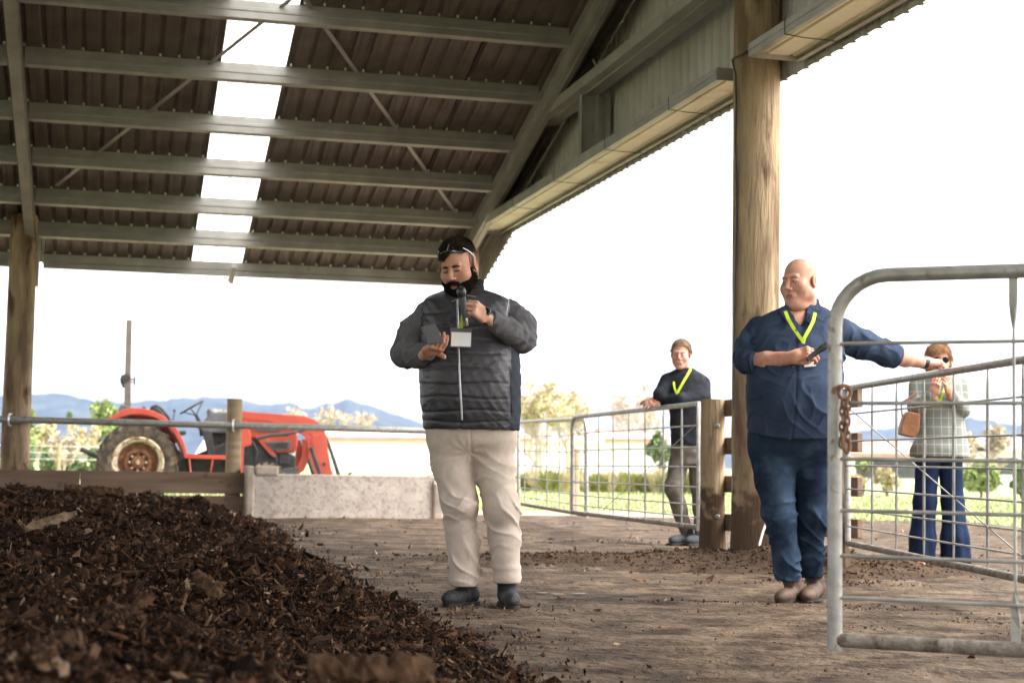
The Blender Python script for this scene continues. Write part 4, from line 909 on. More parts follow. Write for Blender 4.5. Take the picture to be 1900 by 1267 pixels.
def house(px0, px1, y_eave, y_ridge, D, depth, wallm, roofm, label, name='house', wins=0, group=None):
    a = W(px0, y_eave, D); b = W(px1, y_eave, D); ze = (a.z + b.z) / 2; zr = W((px0 + px1) / 2, y_ridge, D + depth / 2).z
    h = empty(name, ((a.x + b.x) / 2, D, 0), label, 'building' if name != 'house' else 'house', group)
    mb = MB(); mb.box(((a.x + b.x) / 2, D + depth / 2, (ze - .3) / 2), (b.x - a.x) / 2, depth / 2, (ze + .3) / 2); mb.build('wall', wallm, h)
    mb = MB(); o = .35; x0, x1 = a.x - o, b.x + o; t = .12
    P_ = [(D - o, ze - .05), (D + depth / 2, zr), (D + depth + o, ze - .05), (D + depth + o, ze + t), (D + depth / 2, zr + t), (D - o, ze + t)]
    vs = [(x, y, z) for x in (x0, x1) for (y, z) in P_]; mb.add(vs, [(0, 1, 2, 3, 4, 5), (11, 10, 9, 8, 7, 6)] + [(k, k + 6, (k + 1) % 6 + 6, (k + 1) % 6) for k in range(6)]); mb.build('roof', roofm, h)
    for k in range(wins):
        x = a.x + (b.x - a.x) * (k + .5) / wins; mb = MB(); mb.box((x, D - .03, ze * .55), .6, .05, .5); mb.build('window', M['tgrey'], h)
    return h
# long white shed with a red barge line
ls = house(585, 1240, 815, 801, 118, 12, M['white'], M['paleroof'], 'long low white shed with a faded red gutter line far behind the tractor', 'farm_shed')
mb = MB(); a = W(585, 814, 117.5); b = W(1240, 816, 117.5); mb.beam(Vector((a.x, 117.5, a.z)), Vector((b.x, 117.5, b.z - .0)), .12, .22); mb.build('gutter', M['redroof'], ls)
mb = MB()
house(1118, 1196, 808, 797, 150, 10, M['white'], M['redroof'], 'red roofed house showing over the white shed beyond the middle gate')
house(1196, 1236, 809, 802, 170, 9, M['white'], M['redroof'], 'small red roofed house right of the first one over the shed')
house(1588, 1712, 846, 822, 85, 9, M['white'], M['redroof'], 'house with faded red roof behind the gate between two bushes', wins=3)
house(1845, 1990, 838, 816, 95, 9, M['white'], M['paleroof'], 'pale roofed house at the right edge under the hill', wins=3)
house(1000, 1110, 821, 806, 90, 6, M['white'], M['paleroof'], 'low pale outbuilding behind the yellow tree', 'outbuilding')
house(372, 440, 858, 820, 75, 5, M['paleroof'], M['paleroof'], 'pinkish outbuilding seen under the tractor steering wheel', 'outbuilding')
def foliage(name, cen, rad, n, sz, mt, rg, parent=None, clump=0, shell=.35, aspect=.6):
    # leaf quads through an uneven crown volume made of sub-clumps
    cen = np.array(cen); rad = np.array(rad); K = clump or 14
    cc = rg.normal(0, 1, (K, 3)); cc /= np.linalg.norm(cc, axis=1)[:, None]; cc *= (rg.random((K, 1)) ** .5) * .82; cs = rg.uniform(.14, .40, K)
    k = rg.integers(0, K, n); d = rg.normal(0, 1, (n, 3)); d /= np.linalg.norm(d, axis=1)[:, None]; r_ = rg.random((n, 1)) ** shell
    p = cc[k] + d * r_ * cs[k][:, None]; p = cen + p * rad
    a = rg.normal(0, 1, (n, 3)); a /= np.linalg.norm(a, axis=1)[:, None]; b = np.cross(a, rg.normal(0, 1, (n, 3))); b /= np.linalg.norm(b, axis=1)[:, None]
    s = sz * rg.uniform(.6, 1.4, (n, 1)); v = np.stack([p - a * s, p + b * s * aspect, p + a * s, p - b * s * aspect], 1).reshape(-1, 3)
    v[:, 2] = np.maximum(v[:, 2], .02)
    return link(name, mesh_from(name, v, np.arange(4 * n).reshape(-1, 4), mt), parent)
def limbs(base, H, spread, r, rg, levels=3, upright=.6):
    mb = MB()
    def grow(p, d, L_, r_, lv):
        pts = [p]; q = p; dd = d
        for i in range(3): dd = (dd + Vector(rg.normal(0, .12, 3)) + Vector((0, 0, .05))).normalized(); q = q + dd * L_ / 3; pts.append(q)
        mb.tube(pts, [r_, r_ * .85, r_ * .7, r_ * .5], 6 if lv < 2 else 4, caps=False)
        if lv < levels:
            for j in range(4 if lv < 2 else 3):
                a = rg.random() * 6.28; sp = spread * (1 if lv else .9); nd = (dd * upright + Vector((math.cos(a) * sp, math.sin(a) * sp, .25))).normalized(); s = pts[rg.integers(1, 4)]
                grow(s, nd, L_ * rg.uniform(.55, .8), r_ * .5, lv + 1)
    grow(Vector(base), Vector((0, 0, 1)), H * .40, r, 0); return mb
def tree(px, yb, yt, D, wpx, leafm, label, n=3500, lsz=.10, bare=False, seed=0, cat='tree', group=None, name='tree', base=None, levels=3, lv=None):
    rg = np.random.default_rng(seed + int(px)); c = W(px, yb, D); t = W(px, yt, D); g0 = 0; H = t.z - g0; wd = wpx * D / F / 2
    tr = empty(name, (c.x, D, 0), label, cat, group)
    mb = limbs((c.x, D, -.05), H, .8 if not bare else .55, max(.035 * H, .05), rg, levels); mb.build('trunk', M['bark_tree'] if not bare else M['leafpale'], tr, smooth=True)
    cb = W(px, yb, D).z; foliage('crown', (c.x, D, (H + max(cb, .1 * H)) / 2), (wd, wd, (H - max(cb, .1 * H)) / 2 * 1.15), n, lsz, leafm, rg, tr, clump=30)
    return tr
tree(1010, 800, 700, 62, 135, M['leafyellow'], 'large pale yellow spring tree left of the middle gate', 1700, .085, True, 1, levels=4)
tree(1055, 812, 722, 66, 90, M['leafyellow'], 'smaller yellowish tree tucked right of the large yellow tree', 1200, .08, True, 2, levels=4)
tree(1150, 800, 712, 130, 70, M['leafpale'], 'faint bare tree over the red roofed house', 900, .12, True, 3, levels=4)
tree(1200, 800, 700, 140, 80, M['leafpale'], 'taller faint bare tree left of the man in black', 900, .12, True, 4, levels=4)
tree(985, 810, 740, 90, 50, M['leafpale'], 'bare twiggy tree seen at the speaker elbow', 900, .12, True, 5, levels=4)
tree(40, 850, 762, 55, 60, M['leafgreen'], 'light green tree hidden behind the left pole', 2600, .10, False, 6)
tree(78, 850, 776, 60, 56, M['leafyellow'], 'yellow green bushy tree just right of the left pole', 1300, .07, True, 7)
tree(150, 855, 782, 64, 90, M['leafyellow'], 'low yellow tree between the left pole and the tractor', 1500, .07, True, 8)
tree(196, 852, 744, 70, 66, M['leafgreen'], 'taller pale green tree behind the tractor rear fender', 3200, .11, False, 9)
tree(118, 858, 812, 50, 66, M['leafpale'], 'pinkish bare bush in front of the low yellow tree', 1600, .09, True, 10)
tree(128, 780, 764, 200, 8, M['leafdark'], 'tiny dark conifer on the skyline left of the tractor', 500, .25, False, 11)
tree(612, 800, 750, 150, 80, M['leafpale'], 'brownish bare tree against the hills above the loader', 700, .13, True, 12, levels=4)
tree(668, 800, 762, 160, 80, M['leafpale'], 'low brown bare tree right of the loader against the hills', 600, .13, True, 13, levels=4)
tree(548, 800, 748, 150, 60, M['leafpale'], 'reddish bare tree behind the loader knee', 600, .13, True, 14, levels=4)
tree(415, 800, 752, 150, 70, M['leafpale'], 'pale bare tree behind the tractor cowl', 600, .13, True, 15, levels=4)
tree(1222, 868, 800, 75, 50, M['leafdark'], 'dark green round tree beside the man leaning on the gate', 1100, .12, False, 16)
tree(1600, 870, 846, 45, 40, M['leafgreen'], 'small green shrub left of the yellow bush behind the gate', 1800, .06, False, 17, cat='shrub')
tree(1645, 908, 866, 45, 60, M['leafyellow'], 'round yellow bush seen through the gate left of the woman', 3000, .055, False, 18, cat='shrub')
tree(1585, 908, 872, 42, 46, M['leafyellow'], 'yellow bush next to the gate hinge', 2200, .055, False, 19, cat='shrub')
tree(1820, 912, 852, 44, 90, M['leafgreen'], 'bushy green tree right of the woman behind the gate', 4200, .06, False, 20)
tree(1895, 915, 860, 46, 60, M['leafdark'], 'dark bush at the right edge of the field', 2600, .06, False, 21, cat='shrub')
tree(1850, 850, 780, 60, 60, M['leafpale'], 'bare twiggy tree above the pale roofed house', 1200, .08, True, 22, levels=4)
tree(1790, 860, 800, 70, 60, M['leafpale'], 'bare twiggy tree behind the woman shoulder', 1200, .08, True, 23, levels=4)
# flax hedge beyond the middle gate: strap leaved clumps
rg = np.random.default_rng(77)
_o = ['first', 'second', 'third', 'fourth', 'fifth', 'sixth', 'seventh', 'eighth', 'ninth', 'tenth', 'eleventh', 'twelfth', 'thirteenth', 'fourteenth', 'fifteenth']
HL = [('%s clump from the left in the low flax hedge, %s leaves' % (_o[k], ['olive', 'yellowish'][k % 2])) for k in range(15)]
for k, px in enumerate(range(978, 1290, 22)):
    D = 43 + rg.normal(0, .6); c = W(px, 900, D); Hh = W(px, 868 + rg.uniform(-4, 10), D).z
    hb = empty('flax_bush', (c.x, D, 0), HL[k], 'shrub', 'flax clumps of the low hedge')
    n = 300; a = rg.random(n) * 6.28; r_ = rg.random(n) ** .6 * .42; b = rg.random(n) * .15
    p0 = np.stack([c.x + np.cos(a) * b, D + np.sin(a) * b, np.zeros(n)], 1); tip = np.stack([c.x + np.cos(a) * r_, D + np.sin(a) * r_, (Hh + .05) * rg.uniform(.4, 1, n)], 1)
    s = np.stack([-np.sin(a), np.cos(a), np.zeros(n)], 1) * .022; mid = (p0 + tip) / 2 + np.array([0, 0, .05])
    v = np.stack([p0 - s, p0 + s, mid + s, tip, mid - s], 1).reshape(-1, 3); link('strap_leaves', mesh_from('strap_leaves', v, np.arange(5 * n).reshape(-1, 5), [M['hedge'], M['leafyellow']][k % 2]), hb)
# dark hedge on the left behind the pen
hd = empty('hedge', (W(120, 850, 52).x, 52, 0), 'low dark clipped hedge on the far left behind the pen rail', 'hedge')
a = W(40, 850, 52); b = W(215, 850, 52); zz = W(120, 836, 52).z
for k in range(6): foliage('foliage', (a.x + (b.x - a.x) * (k + .5) / 6, 52, zz / 2), ((b.x - a.x) / 10, .5, zz / 1.5), 700, .07, M['leafdark'], rg, hd)
# wire fence left
wf = empty('wire_fence', W(120, 850, 36), 'thin wire fence crossing the field on the far left', 'fence')
for py in (826, 838, 850): mb = MB(); mb.tube([W(-60, py - 1, 36), W(250, py + 4, 36)], .008, 5); mb.build('wire', M['screw'], wf)
for px in (-20, 110, 238): mb = MB(); q = W(px, 822, 36); mb.tube([(q.x, 36, -.1), (q.x, 36, q.z)], .05, 8); mb.build('fence_post', M['railwood'], wf)
# air
hz = MB(); hz.box((0, 2000, 120), 3300, 2900, 123); hz_o = hz.build('haze', [], None); hz_o.data.materials.clear()
mt = bpy.data.materials.new('haze_air'); mt.use_nodes = True; n = mt.node_tree; n.nodes.clear(); o_ = n.nodes.new('ShaderNodeOutputMaterial'); pv = n.nodes.new('ShaderNodeVolumePrincipled')
pv.inputs['Color'].default_value = (.46, .62, 1, 1); pv.inputs['Density'].default_value = .00012; pv.inputs['Anisotropy'].default_value = .2; n.links.new(pv.outputs[0], o_.inputs['Volume']); hz_o.data.materials.append(mt); hz_o['kind'] = 'stuff'
# ================================================================ PEOPLE (signed distance shapes meshed by surface nets)
f32 = np.float32
def A3(v): return np.array([v[0], v[1], v[2]], dtype=np.float64)
class Pt:                                   # sample points of a grid block
    def __init__(s, x, y, z): s.x, s.y, s.z = x, y, z
def grid(lo, hi, h):
    ax = [np.arange(lo[i], hi[i] + h, h, dtype=f32) for i in range(3)]
    return ax, Pt(ax[0][:, None, None], ax[1][None, :, None], ax[2][None, None, :])
def smin(a, b, k):
    h = np.clip(.5 + .5 * (b - a) / k, 0, 1); return b + (a - b) * h - k * h * (1 - h)
def smax(a, b, k): return -smin(-a, -b, k)
def cap(P, a, b, ra, rb, flat=None):
    a = A3(a); b = A3(b); d = b - a; L2 = float(d @ d) + 1e-9
    x, y, z = P.x - f32(a[0]), P.y - f32(a[1]), P.z - f32(a[2])
    t = np.clip((x * f32(d[0]) + y * f32(d[1]) + z * f32(d[2])) / f32(L2), 0, 1)
    dx, dy, dz = x - t * f32(d[0]), y - t * f32(d[1]), z - t * f32(d[2])
    return np.sqrt(dx * dx + dy * dy + dz * dz) - (f32(ra) + f32(rb - ra) * t)
def chain_(P, pts, rad, k=.02):
    o = None
    for i in range(len(pts) - 1):
        c = cap(P, pts[i], pts[i + 1], rad[i], rad[i + 1]); o = c if o is None else smin(o, c, k)
    return o
def ell(P, c, r, ax=None):
    c = A3(c); x, y, z = P.x - f32(c[0]), P.y - f32(c[1]), P.z - f32(c[2])
    if ax is not None:
        a, b, d = [A3(q) for q in ax]
        x, y, z = x * f32(a[0]) + y * f32(a[1]) + z * f32(a[2]), x * f32(b[0]) + y * f32(b[1]) + z * f32(b[2]), x * f32(d[0]) + y * f32(d[1]) + z * f32(d[2])
    k0 = np.sqrt((x / f32(r[0])) ** 2 + (y / f32(r[1])) ** 2 + (z / f32(r[2])) ** 2); k1 = np.sqrt((x / f32(r[0] ** 2)) ** 2 + (y / f32(r[1] ** 2)) ** 2 + (z / f32(r[2] ** 2)) ** 2) + f32(1e-6)
    return k0 * (k0 - 1) / k1
def rbox(P, c, h, r, ax):
    c = A3(c); x, y, z = P.x - f32(c[0]), P.y - f32(c[1]), P.z - f32(c[2]); a, b, d = [A3(q) for q in ax]
    x, y, z = [np.abs(x * f32(q[0]) + y * f32(q[1]) + z * f32(q[2])) - f32(hh - r) for q, hh in zip((a, b, d), h)]
    return np.sqrt(np.maximum(x, 0) ** 2 + np.maximum(y, 0) ** 2 + np.maximum(z, 0) ** 2) + np.minimum(np.maximum(x, np.maximum(y, z)), 0) - f32(r)
def stack(P, lv, ex=2.3, kend=.02):         # lv rows: z, cx, cy, rx, ry (ascending z)
    lv = sorted(lv); zz = np.array([l[0] for l in lv]); z1 = P.z.ravel()
    # smooth interpolation of the sections
    def it(i):
        v = np.array([l[i] for l in lv]); zq = np.clip(z1, zz[0], zz[-1]); y = np.interp(zq, zz, v); h = .018
        return ((np.interp(np.clip(zq - h, zz[0], zz[-1]), zz, v) + 2 * y + np.interp(np.clip(zq + h, zz[0], zz[-1]), zz, v)) / 4).astype(f32)[None, None, :]
    cx, cy, rx, ry = it(1), it(2), it(3), it(4)
    q = (np.abs((P.x - cx) / rx) ** ex + np.abs((P.y - cy) / ry) ** ex) ** (1 / ex)
    d = (q - 1) * np.minimum(rx, ry) * .9
    return smax(smax(d, f32(zz[0]) - P.z, kend), P.z - f32(zz[-1]), kend)
def nets(fn, lo, hi, h):
    ax, P = grid(lo, hi, h); V = fn(P); V = np.broadcast_to(V, (len(ax[0]), len(ax[1]), len(ax[2]))).astype(f32)
    nx, ny, nz_ = V.shape; ins = V < 0; cell = np.zeros((nx - 1) * (ny - 1) * (nz_ - 1), dtype=np.float64); S = [cell.copy() for _ in range(3)]; sh = (nx - 1, ny - 1, nz_ - 1); quads = []
    def flat(i, j, k): return (i * sh[1] + j) * sh[2] + k
    E = []
    for a in range(3):
        s0 = [slice(None)] * 3; s1 = [slice(None)] * 3; s0[a] = slice(0, -1); s1[a] = slice(1, None)
        m_ = ins[tuple(s0)] != ins[tuple(s1)]; I = np.argwhere(m_); v0 = V[tuple(s0)][m_]; v1 = V[tuple(s1)][m_]; t = v0 / (v0 - v1)
        p = I.astype(np.float64); p[:, a] += t; b, c = [(1, 2), (2, 0), (0, 1)][a]; ids = []
        for (ob, oc) in ((-1, -1), (0, -1), (0, 0), (-1, 0)):
            J = I.copy(); J[:, b] += ob; J[:, c] += oc; ok = (J[:, 0] >= 0) & (J[:, 1] >= 0) & (J[:, 2] >= 0) & (J[:, 0] < sh[0]) & (J[:, 1] < sh[1]) & (J[:, 2] < sh[2])
            fl = np.where(ok, flat(J[:, 0], J[:, 1], J[:, 2]), -1); ids.append(fl); q = fl[ok]
            cell += np.bincount(q, minlength=len(cell)); 
            for d in range(3): S[d] += np.bincount(q, weights=p[ok, d], minlength=len(cell))
        ids = np.stack(ids, 1); ok = (ids >= 0).all(1); sg = (v0 < 0); q = ids[ok]; s_ = sg[ok]; q[~s_] = q[~s_][:, ::-1]; quads.append(q)
    used = np.nonzero(cell)[0]; mp_ = np.full(len(cell), -1, dtype=np.int64); mp_[used] = np.arange(len(used))
    v = np.stack([S[d][used] / cell[used] for d in range(3)], 1) * h + np.array([ax[0][0], ax[1][0], ax[2][0]]); f = mp_[np.concatenate(quads)]
    return v, f
def garment(name, fn, lo, hi, h, mats, parent, mfun=None, parts=None):
    v, f = nets(fn, lo, hi, h); mi = None
    if mfun is not None: mi = mfun(v[f].mean(1))
    return link(name, mesh_from(name, v, f, mats, True, mi), parent)
def joined(name, blocks, mats, parent):
    Vs, Fs, Ms = [], [], []; b = 0
    for (fn, lo, hi, h, mf) in blocks:
        v, f = nets(fn, lo, hi, h); Ms.append(mf(v[f].mean(1)) if mf else np.zeros(len(f), int)); Vs.append(v); Fs.append(f + b); b += len(v)
    return link(name, mesh_from(name, np.concatenate(Vs), np.concatenate(Fs), mats, True, np.concatenate(Ms)), parent)
def bbox(pts, pad):
    p = np.array([A3(q) for q in pts]); return p.min(0) - pad, p.max(0) + pad
def sn(P, fx, fy, fz, ph=0): return np.sin(P.x * f32(fx) + P.y * f32(fy) + P.z * f32(fz) + f32(ph))
def folds(P, amp, f=1.0, ph=0):            # soft cloth folds, mostly across the limb
    w_ = .9 * sn(P, 9 * f, 7, 11 * f, ph) + .7 * sn(P, -17 * f, 5, 9 * f, ph * 1.7)
    a = np.sin(P.z * f32(62 * f) + P.x * f32(21 * f) + w_ * 2.2 + f32(ph)); b = np.sin(P.z * f32(38 * f) - P.x * f32(33 * f) + w_ * 2.8 + f32(ph * 2.1))
    return f32(amp) * (np.sign(a) * np.abs(a) ** 1.3 * .6 + b * .5) * (.55 + .45 * sn(P, 6, 4, 5, ph + 1))

def creases(P, amp, f=1.0, ph=0, tilt=1.0):   # narrow drag lines between soft hollows
    w1 = sn(P, 13, 9, 8, ph); w2 = sn(P, -9, 14, 19, ph * 1.9 + 1); w3 = sn(P, 31, -12, 23, ph + .7)
    a = P.z * f32(31 * f) + P.x * f32(14 * f * tilt) + w1 * 1.5 + w2 * 1.1 + w3 * .45 + f32(ph); b = P.z * f32(24 * f) - P.x * f32(22 * f * tilt) + w2 * 1.6 - w1 * .9 + w3 * .5 + f32(ph * 2.3)
    ra = (1 - np.abs(np.sin(a))) ** 2.2; rb = (1 - np.abs(np.sin(b))) ** 2.2
    return -f32(amp) * (ra * (.55 + .45 * w2) + rb * (.5 + .5 * w1) * .9 - .35)
# ---------------------------------------------------------------- head
class Head:
    def __init__(s, c, yaw, pitch, roll=0, k=1.0, fat=0.0, mouth=0.0, closed=False):
        # yaw 0 faces the viewer (-Y); positive yaw turns to the right of the picture
        cy, sy = math.cos(yaw), math.sin(yaw); Fd = Vector((sy, -cy, 0)); Sd = Vector((cy, sy, 0)); U = UZ.copy()
        Fd2 = (Fd * math.cos(pitch) - U * math.sin(pitch)); U2 = (U * math.cos(pitch) + Fd * math.sin(pitch))
        S3 = (Sd * math.cos(roll) + U2 * math.sin(roll)); U3 = (U2 * math.cos(roll) - Sd * math.sin(roll))
        s.c = Vector(c); s.S, s.F, s.U, s.k, s.fat, s.mouth, s.closed = S3, Fd2, U3, k, fat, mouth, closed
    def L(s, a, b, c): return s.c + (s.S * a + s.F * b + s.U * c) * s.k
    def loc(s, P):
        x, y, z = P.x - f32(s.c.x), P.y - f32(s.c.y), P.z - f32(s.c.z)
        g = lambda q: (x * f32(q.x) + y * f32(q.y) + z * f32(q.z)) / f32(s.k)
        return Pt(g(s.S), g(s.F), g(s.U))
    def sdf(s, P, neck=True):
        q = s.loc(P); ft = s.fat; ab = Pt(np.abs(q.x), q.y, q.z)
        d = ell(q, (0, -.018, .048), (.077, .098, .086))
        d = smin(d, ell(q, (0, .020, -.032), (.063 + ft * 1.15, .070, .088)), .035)
        d = smin(d, cap(ab, (.050 + ft, .004, -.058), (.020, .062, -.100), .020 + ft * .8, .020), .035)
        d = smin(d, ell(q, (0, .072, -.106), (.024, .022, .020)), .02)
        d = smin(d, cap(ab, (0, .083, .030), (.038, .076, .030), .010, .011), .012)
        d = smin(d, ell(ab, (.042 + ft * .6, .054, -.024), (.028, .028, .030)), .028)
        d = smax(d, -ell(ab, (.031, .103, .008), (.018, .018, .013)), .012)
        d = smin(d, cap(q, (0, .088, .018), (0, .111, -.026), .0085, .0125), .010)
        d = smin(d, ell(ab, (.0125, .098, -.033), (.0085, .011, .0085)), .006)
        d = smax(d, -ell(ab, (.0065, .106, -.043), (.004, .006, .005)), .003)
        d = smin(d, ell(ab, (.031, .0785, .008), (.0165, .0125, .0118)), .003)           # eyeball under the lids
        d = smin(d, cap(ab, (.019, .0885, .0125), (.043, .080, .0125), .0032, .003), .004)  # upper lid fold
        d = smin(d, ell(q, (0, .083, -.066), (.030, .018, .020)), .012)
        d = smin(d, cap(ab, (0, .0970, -.0605), (.020, .089, -.065), .0040, .0022), .004)
        d = smin(d, cap(ab, (0, .0965, -.076 - s.mouth), (.018, .088, -.070 - s.mouth * .5), .0050, .0026), .004)
        d = smax(d, -ell(q, (0, .102, -.0672 - s.mouth * .5), (.021, .012, .0022 + s.mouth * .5)), .003)
        # ears
        e = ell(ab, (.083 + ft * .3, -.012, .002), (.010, .020, .033), ((.93, -.36, 0), (.36, .93, 0), (0, 0, 1)))
        e = smax(e, -ell(ab, (.092 + ft * .3, -.006, .004), (.007, .011, .021), ((.93, -.36, 0), (.36, .93, 0), (0, 0, 1))), .005)
        d = smin(d, e, .007)
        return d * f32(s.k)
    def build_eyes(s, parent, lidgap=.0045, look=(0, 0)):
        for sg in (-1, 1):
            mb = MB(); c = s.L(sg * .031, .0786, .0072); r = .0131 * s.k
            prof = [(math.cos(t) * r, math.sin(t) * r) for t in np.linspace(0, math.pi, 13)]
            g = (s.F + s.S * (look[0] + sg * .05) + s.U * look[1]).normalized(); mb.lathe(c, g, prof, 16); e = mb.build('eye', M['eye'], parent, smooth=True)
            mb = MB(); mb.lathe(c + g * .0003, g, [(r * math.cos(t) * 1.012, r * math.sin(t) * 1.012) for t in (0, .18, .33)], 16); mb.build('iris', M['iris'], e, smooth=True)
    def brows(s, parent, mt, th=.0045, drop=0):
        for sg in (-1, 1):
            mb = MB(); mb.tube([s.L(sg * .013, .0935, .0285 - drop), s.L(sg * .024, .0925, .0305 - drop), s.L(sg * .036, .087, .0300 - drop), s.L(sg * .048, .076, .0235 - drop)], [th * .8 * s.k, th * s.k, th * .85 * s.k, th * .35 * s.k], 8); mb.build('eyebrow', mt, parent, smooth=True)
    def box(s, pad=.03, neck=.0): return bbox([s.L(a, b, c) for a in (-.1, .1) for b in (-.12, .12) for c in (-.14 - neck, .14)], pad * .3)

def strands(obj_, n, ln, wd, flow, mt, name='strands', seed=0, lift=.35, keep=None):
    me = obj_.data; nv = len(me.vertices); co = np.zeros(nv * 3, dtype=np.float32); me.vertices.foreach_get('co', co); co = co.reshape(-1, 3).astype(float)
    no = np.zeros(nv * 3, dtype=np.float32); me.vertices.foreach_get('normal', no); no = no.reshape(-1, 3).astype(float)
    rg = np.random.default_rng(seed); i = rg.integers(0, nv, n); p = co[i]; q = no[i]
    if keep is not None: m_ = keep(p); p, q = p[m_], q[m_]
    n = len(p); f = np.array(A3(flow))[None] + rg.normal(0, .35, (n, 3)); f -= q * (f * q).sum(1)[:, None]; f /= np.linalg.norm(f, axis=1)[:, None] + 1e-9
    L_ = ln * rg.uniform(.5, 1.3, (n, 1)); s_ = np.cross(f, q) * wd / 2; m1_ = p + f * L_ * .5 + q * L_ * lift * .6; tip = p + f * L_ + q * L_ * lift
    v = np.stack([p - s_ - q * .001, p + s_ - q * .001, m1_ + s_, tip, m1_ - s_], 1).reshape(-1, 3)
    o = link(name, mesh_from(name, v, np.arange(5 * n).reshape(-1, 5), mt), obj_); o['kind'] = 'stuff'; return o
# ---------------------------------------------------------------- hand
def hand_fn(wr, wdir, nrm, side, curls, thumb, k=1.0, spread=.0, wristr=.026):
    """wr wrist point; wdir towards the fingers; nrm out of the back of the hand; side = +1/-1 side of the thumb"""
    wr = Vector(wr); w_ = Vector(wdir).normalized(); n_ = Vector(nrm); n_ = (n_ - w_ * n_.dot(w_)).normalized(); t_ = w_.cross(n_).normalized() * side
    pos = lambda s_, a, b: wr + (t_ * s_ + w_ * a + n_ * b) * k
    segs = []; prs = [(.031, .088, .074, .0092), (.0105, .093, .083, .0094), (-.0105, .090, .077, .0090), (-.030, .082, .060, .0080)]
    for i, (s_, a0, L_, r_) in enumerate(prs):
        p = pos(s_, a0, .002); cu = curls[i] if isinstance(curls, (list, tuple)) else curls; ang = 0; pts = [p]; sp = spread * (1.5 - i) * .12
        for j, (fr_, cm) in enumerate(((.46, .85), (.30, 1.15), (.24, .8))):
            ang += cu * cm; d = (w_ * math.cos(ang) - n_ * math.sin(ang) + t_ * sp).normalized(); p = p + d * L_ * fr_ * k; pts.append(p)
        segs.append((pts, [r_ * 1.05 * k, r_ * k, r_ * .92 * k, r_ * .78 * k]))
    tp = [pos(.022, .022, -.004)] + [pos(*q) for q in thumb]; segs.append((tp, [.0155 * k, .0125 * k, .011 * k, .0088 * k][:len(tp)]))
    ax = (t_, w_, n_)
    def fn(P):
        d = rbox(P, pos(0, .052, 0), (.042 * k, .044 * k, .0145 * k), .013 * k, ax)
        d = smin(d, cap(P, pos(0, -.03, 0), pos(0, .03, 0), wristr, wristr * .95), .02)
        d = smin(d, ell(P, pos(.024, .035, -.010), (.018 * k, .028 * k, .016 * k), ax), .012)
        o = None
        for pts, rd in segs:
            c = chain_(P, pts, rd, .003); o = c if o is None else np.minimum(o, c)
        for i, (s_, a0, L_, r_) in enumerate(prs): d = smin(d, ell(P, pos(s_, a0 - .002, .006), (.009 * k, .011 * k, .009 * k)), .006)
        return smin(d, o, .004)
    allp = [q for pts, _ in segs for q in pts] + [pos(-.05, 0, 0), pos(.05, 0, 0)]
    fn.pts = allp; fn.pos = pos; fn.tips = [s_[0][-1] for s_ in segs]; fn.ax = ax
    return fn
def lanyard_ribbon(pts, w_, parent, name='lanyard', facing=Vector((0, -1, 0))):
    mb = MB(); pts = [Vector(p) for p in pts]; vs = []; n = len(pts)
    for i, p in enumerate(pts):
        t = (pts[min(i + 1, n - 1)] - pts[max(0, i - 1)]).normalized(); s_ = t.cross(facing).normalized()
        for q in (-1, 1): vs.append(p + s_ * q * w_ / 2)
        for q in (1, -1): vs.append(p + s_ * q * w_ / 2 - facing * .0015)
    fs = [(i * 4 + k, i * 4 + (k + 1) % 4, (i + 1) * 4 + (k + 1) % 4, (i + 1) * 4 + k) for i in range(n - 1) for k in range(4)] + [(0, 1, 2, 3), (4 * n - 1, 4 * n - 2, 4 * n - 3, 4 * n - 4)]
    mb.add(vs, fs); return mb.build(name, M['lime'], parent)

# ================================================================ 1: the speaker
D1 = 7.72; m1 = D1 / F
def J(px, py, dy=0.0): 
    # same picture place at a different distance keeps its apparent offset small: scale about D1
    return W(px, py, D1 + dy)
def rowsz(lv, D, m_):   # (row, left, right, ry, dy) -> stack levels
    o = []
    for (py, l, r, ry, dy) in lv: q = W((l + r) / 2, py, D); o.append((q.z, q.x, D + dy, (r - l) / 2 * m_, ry))
    return o
p1 = empty('person', (W(870, 860, D1).x, D1, 0), 'bearded man in a charcoal quilted jacket and beige trousers speaking into a microphone', 'person')
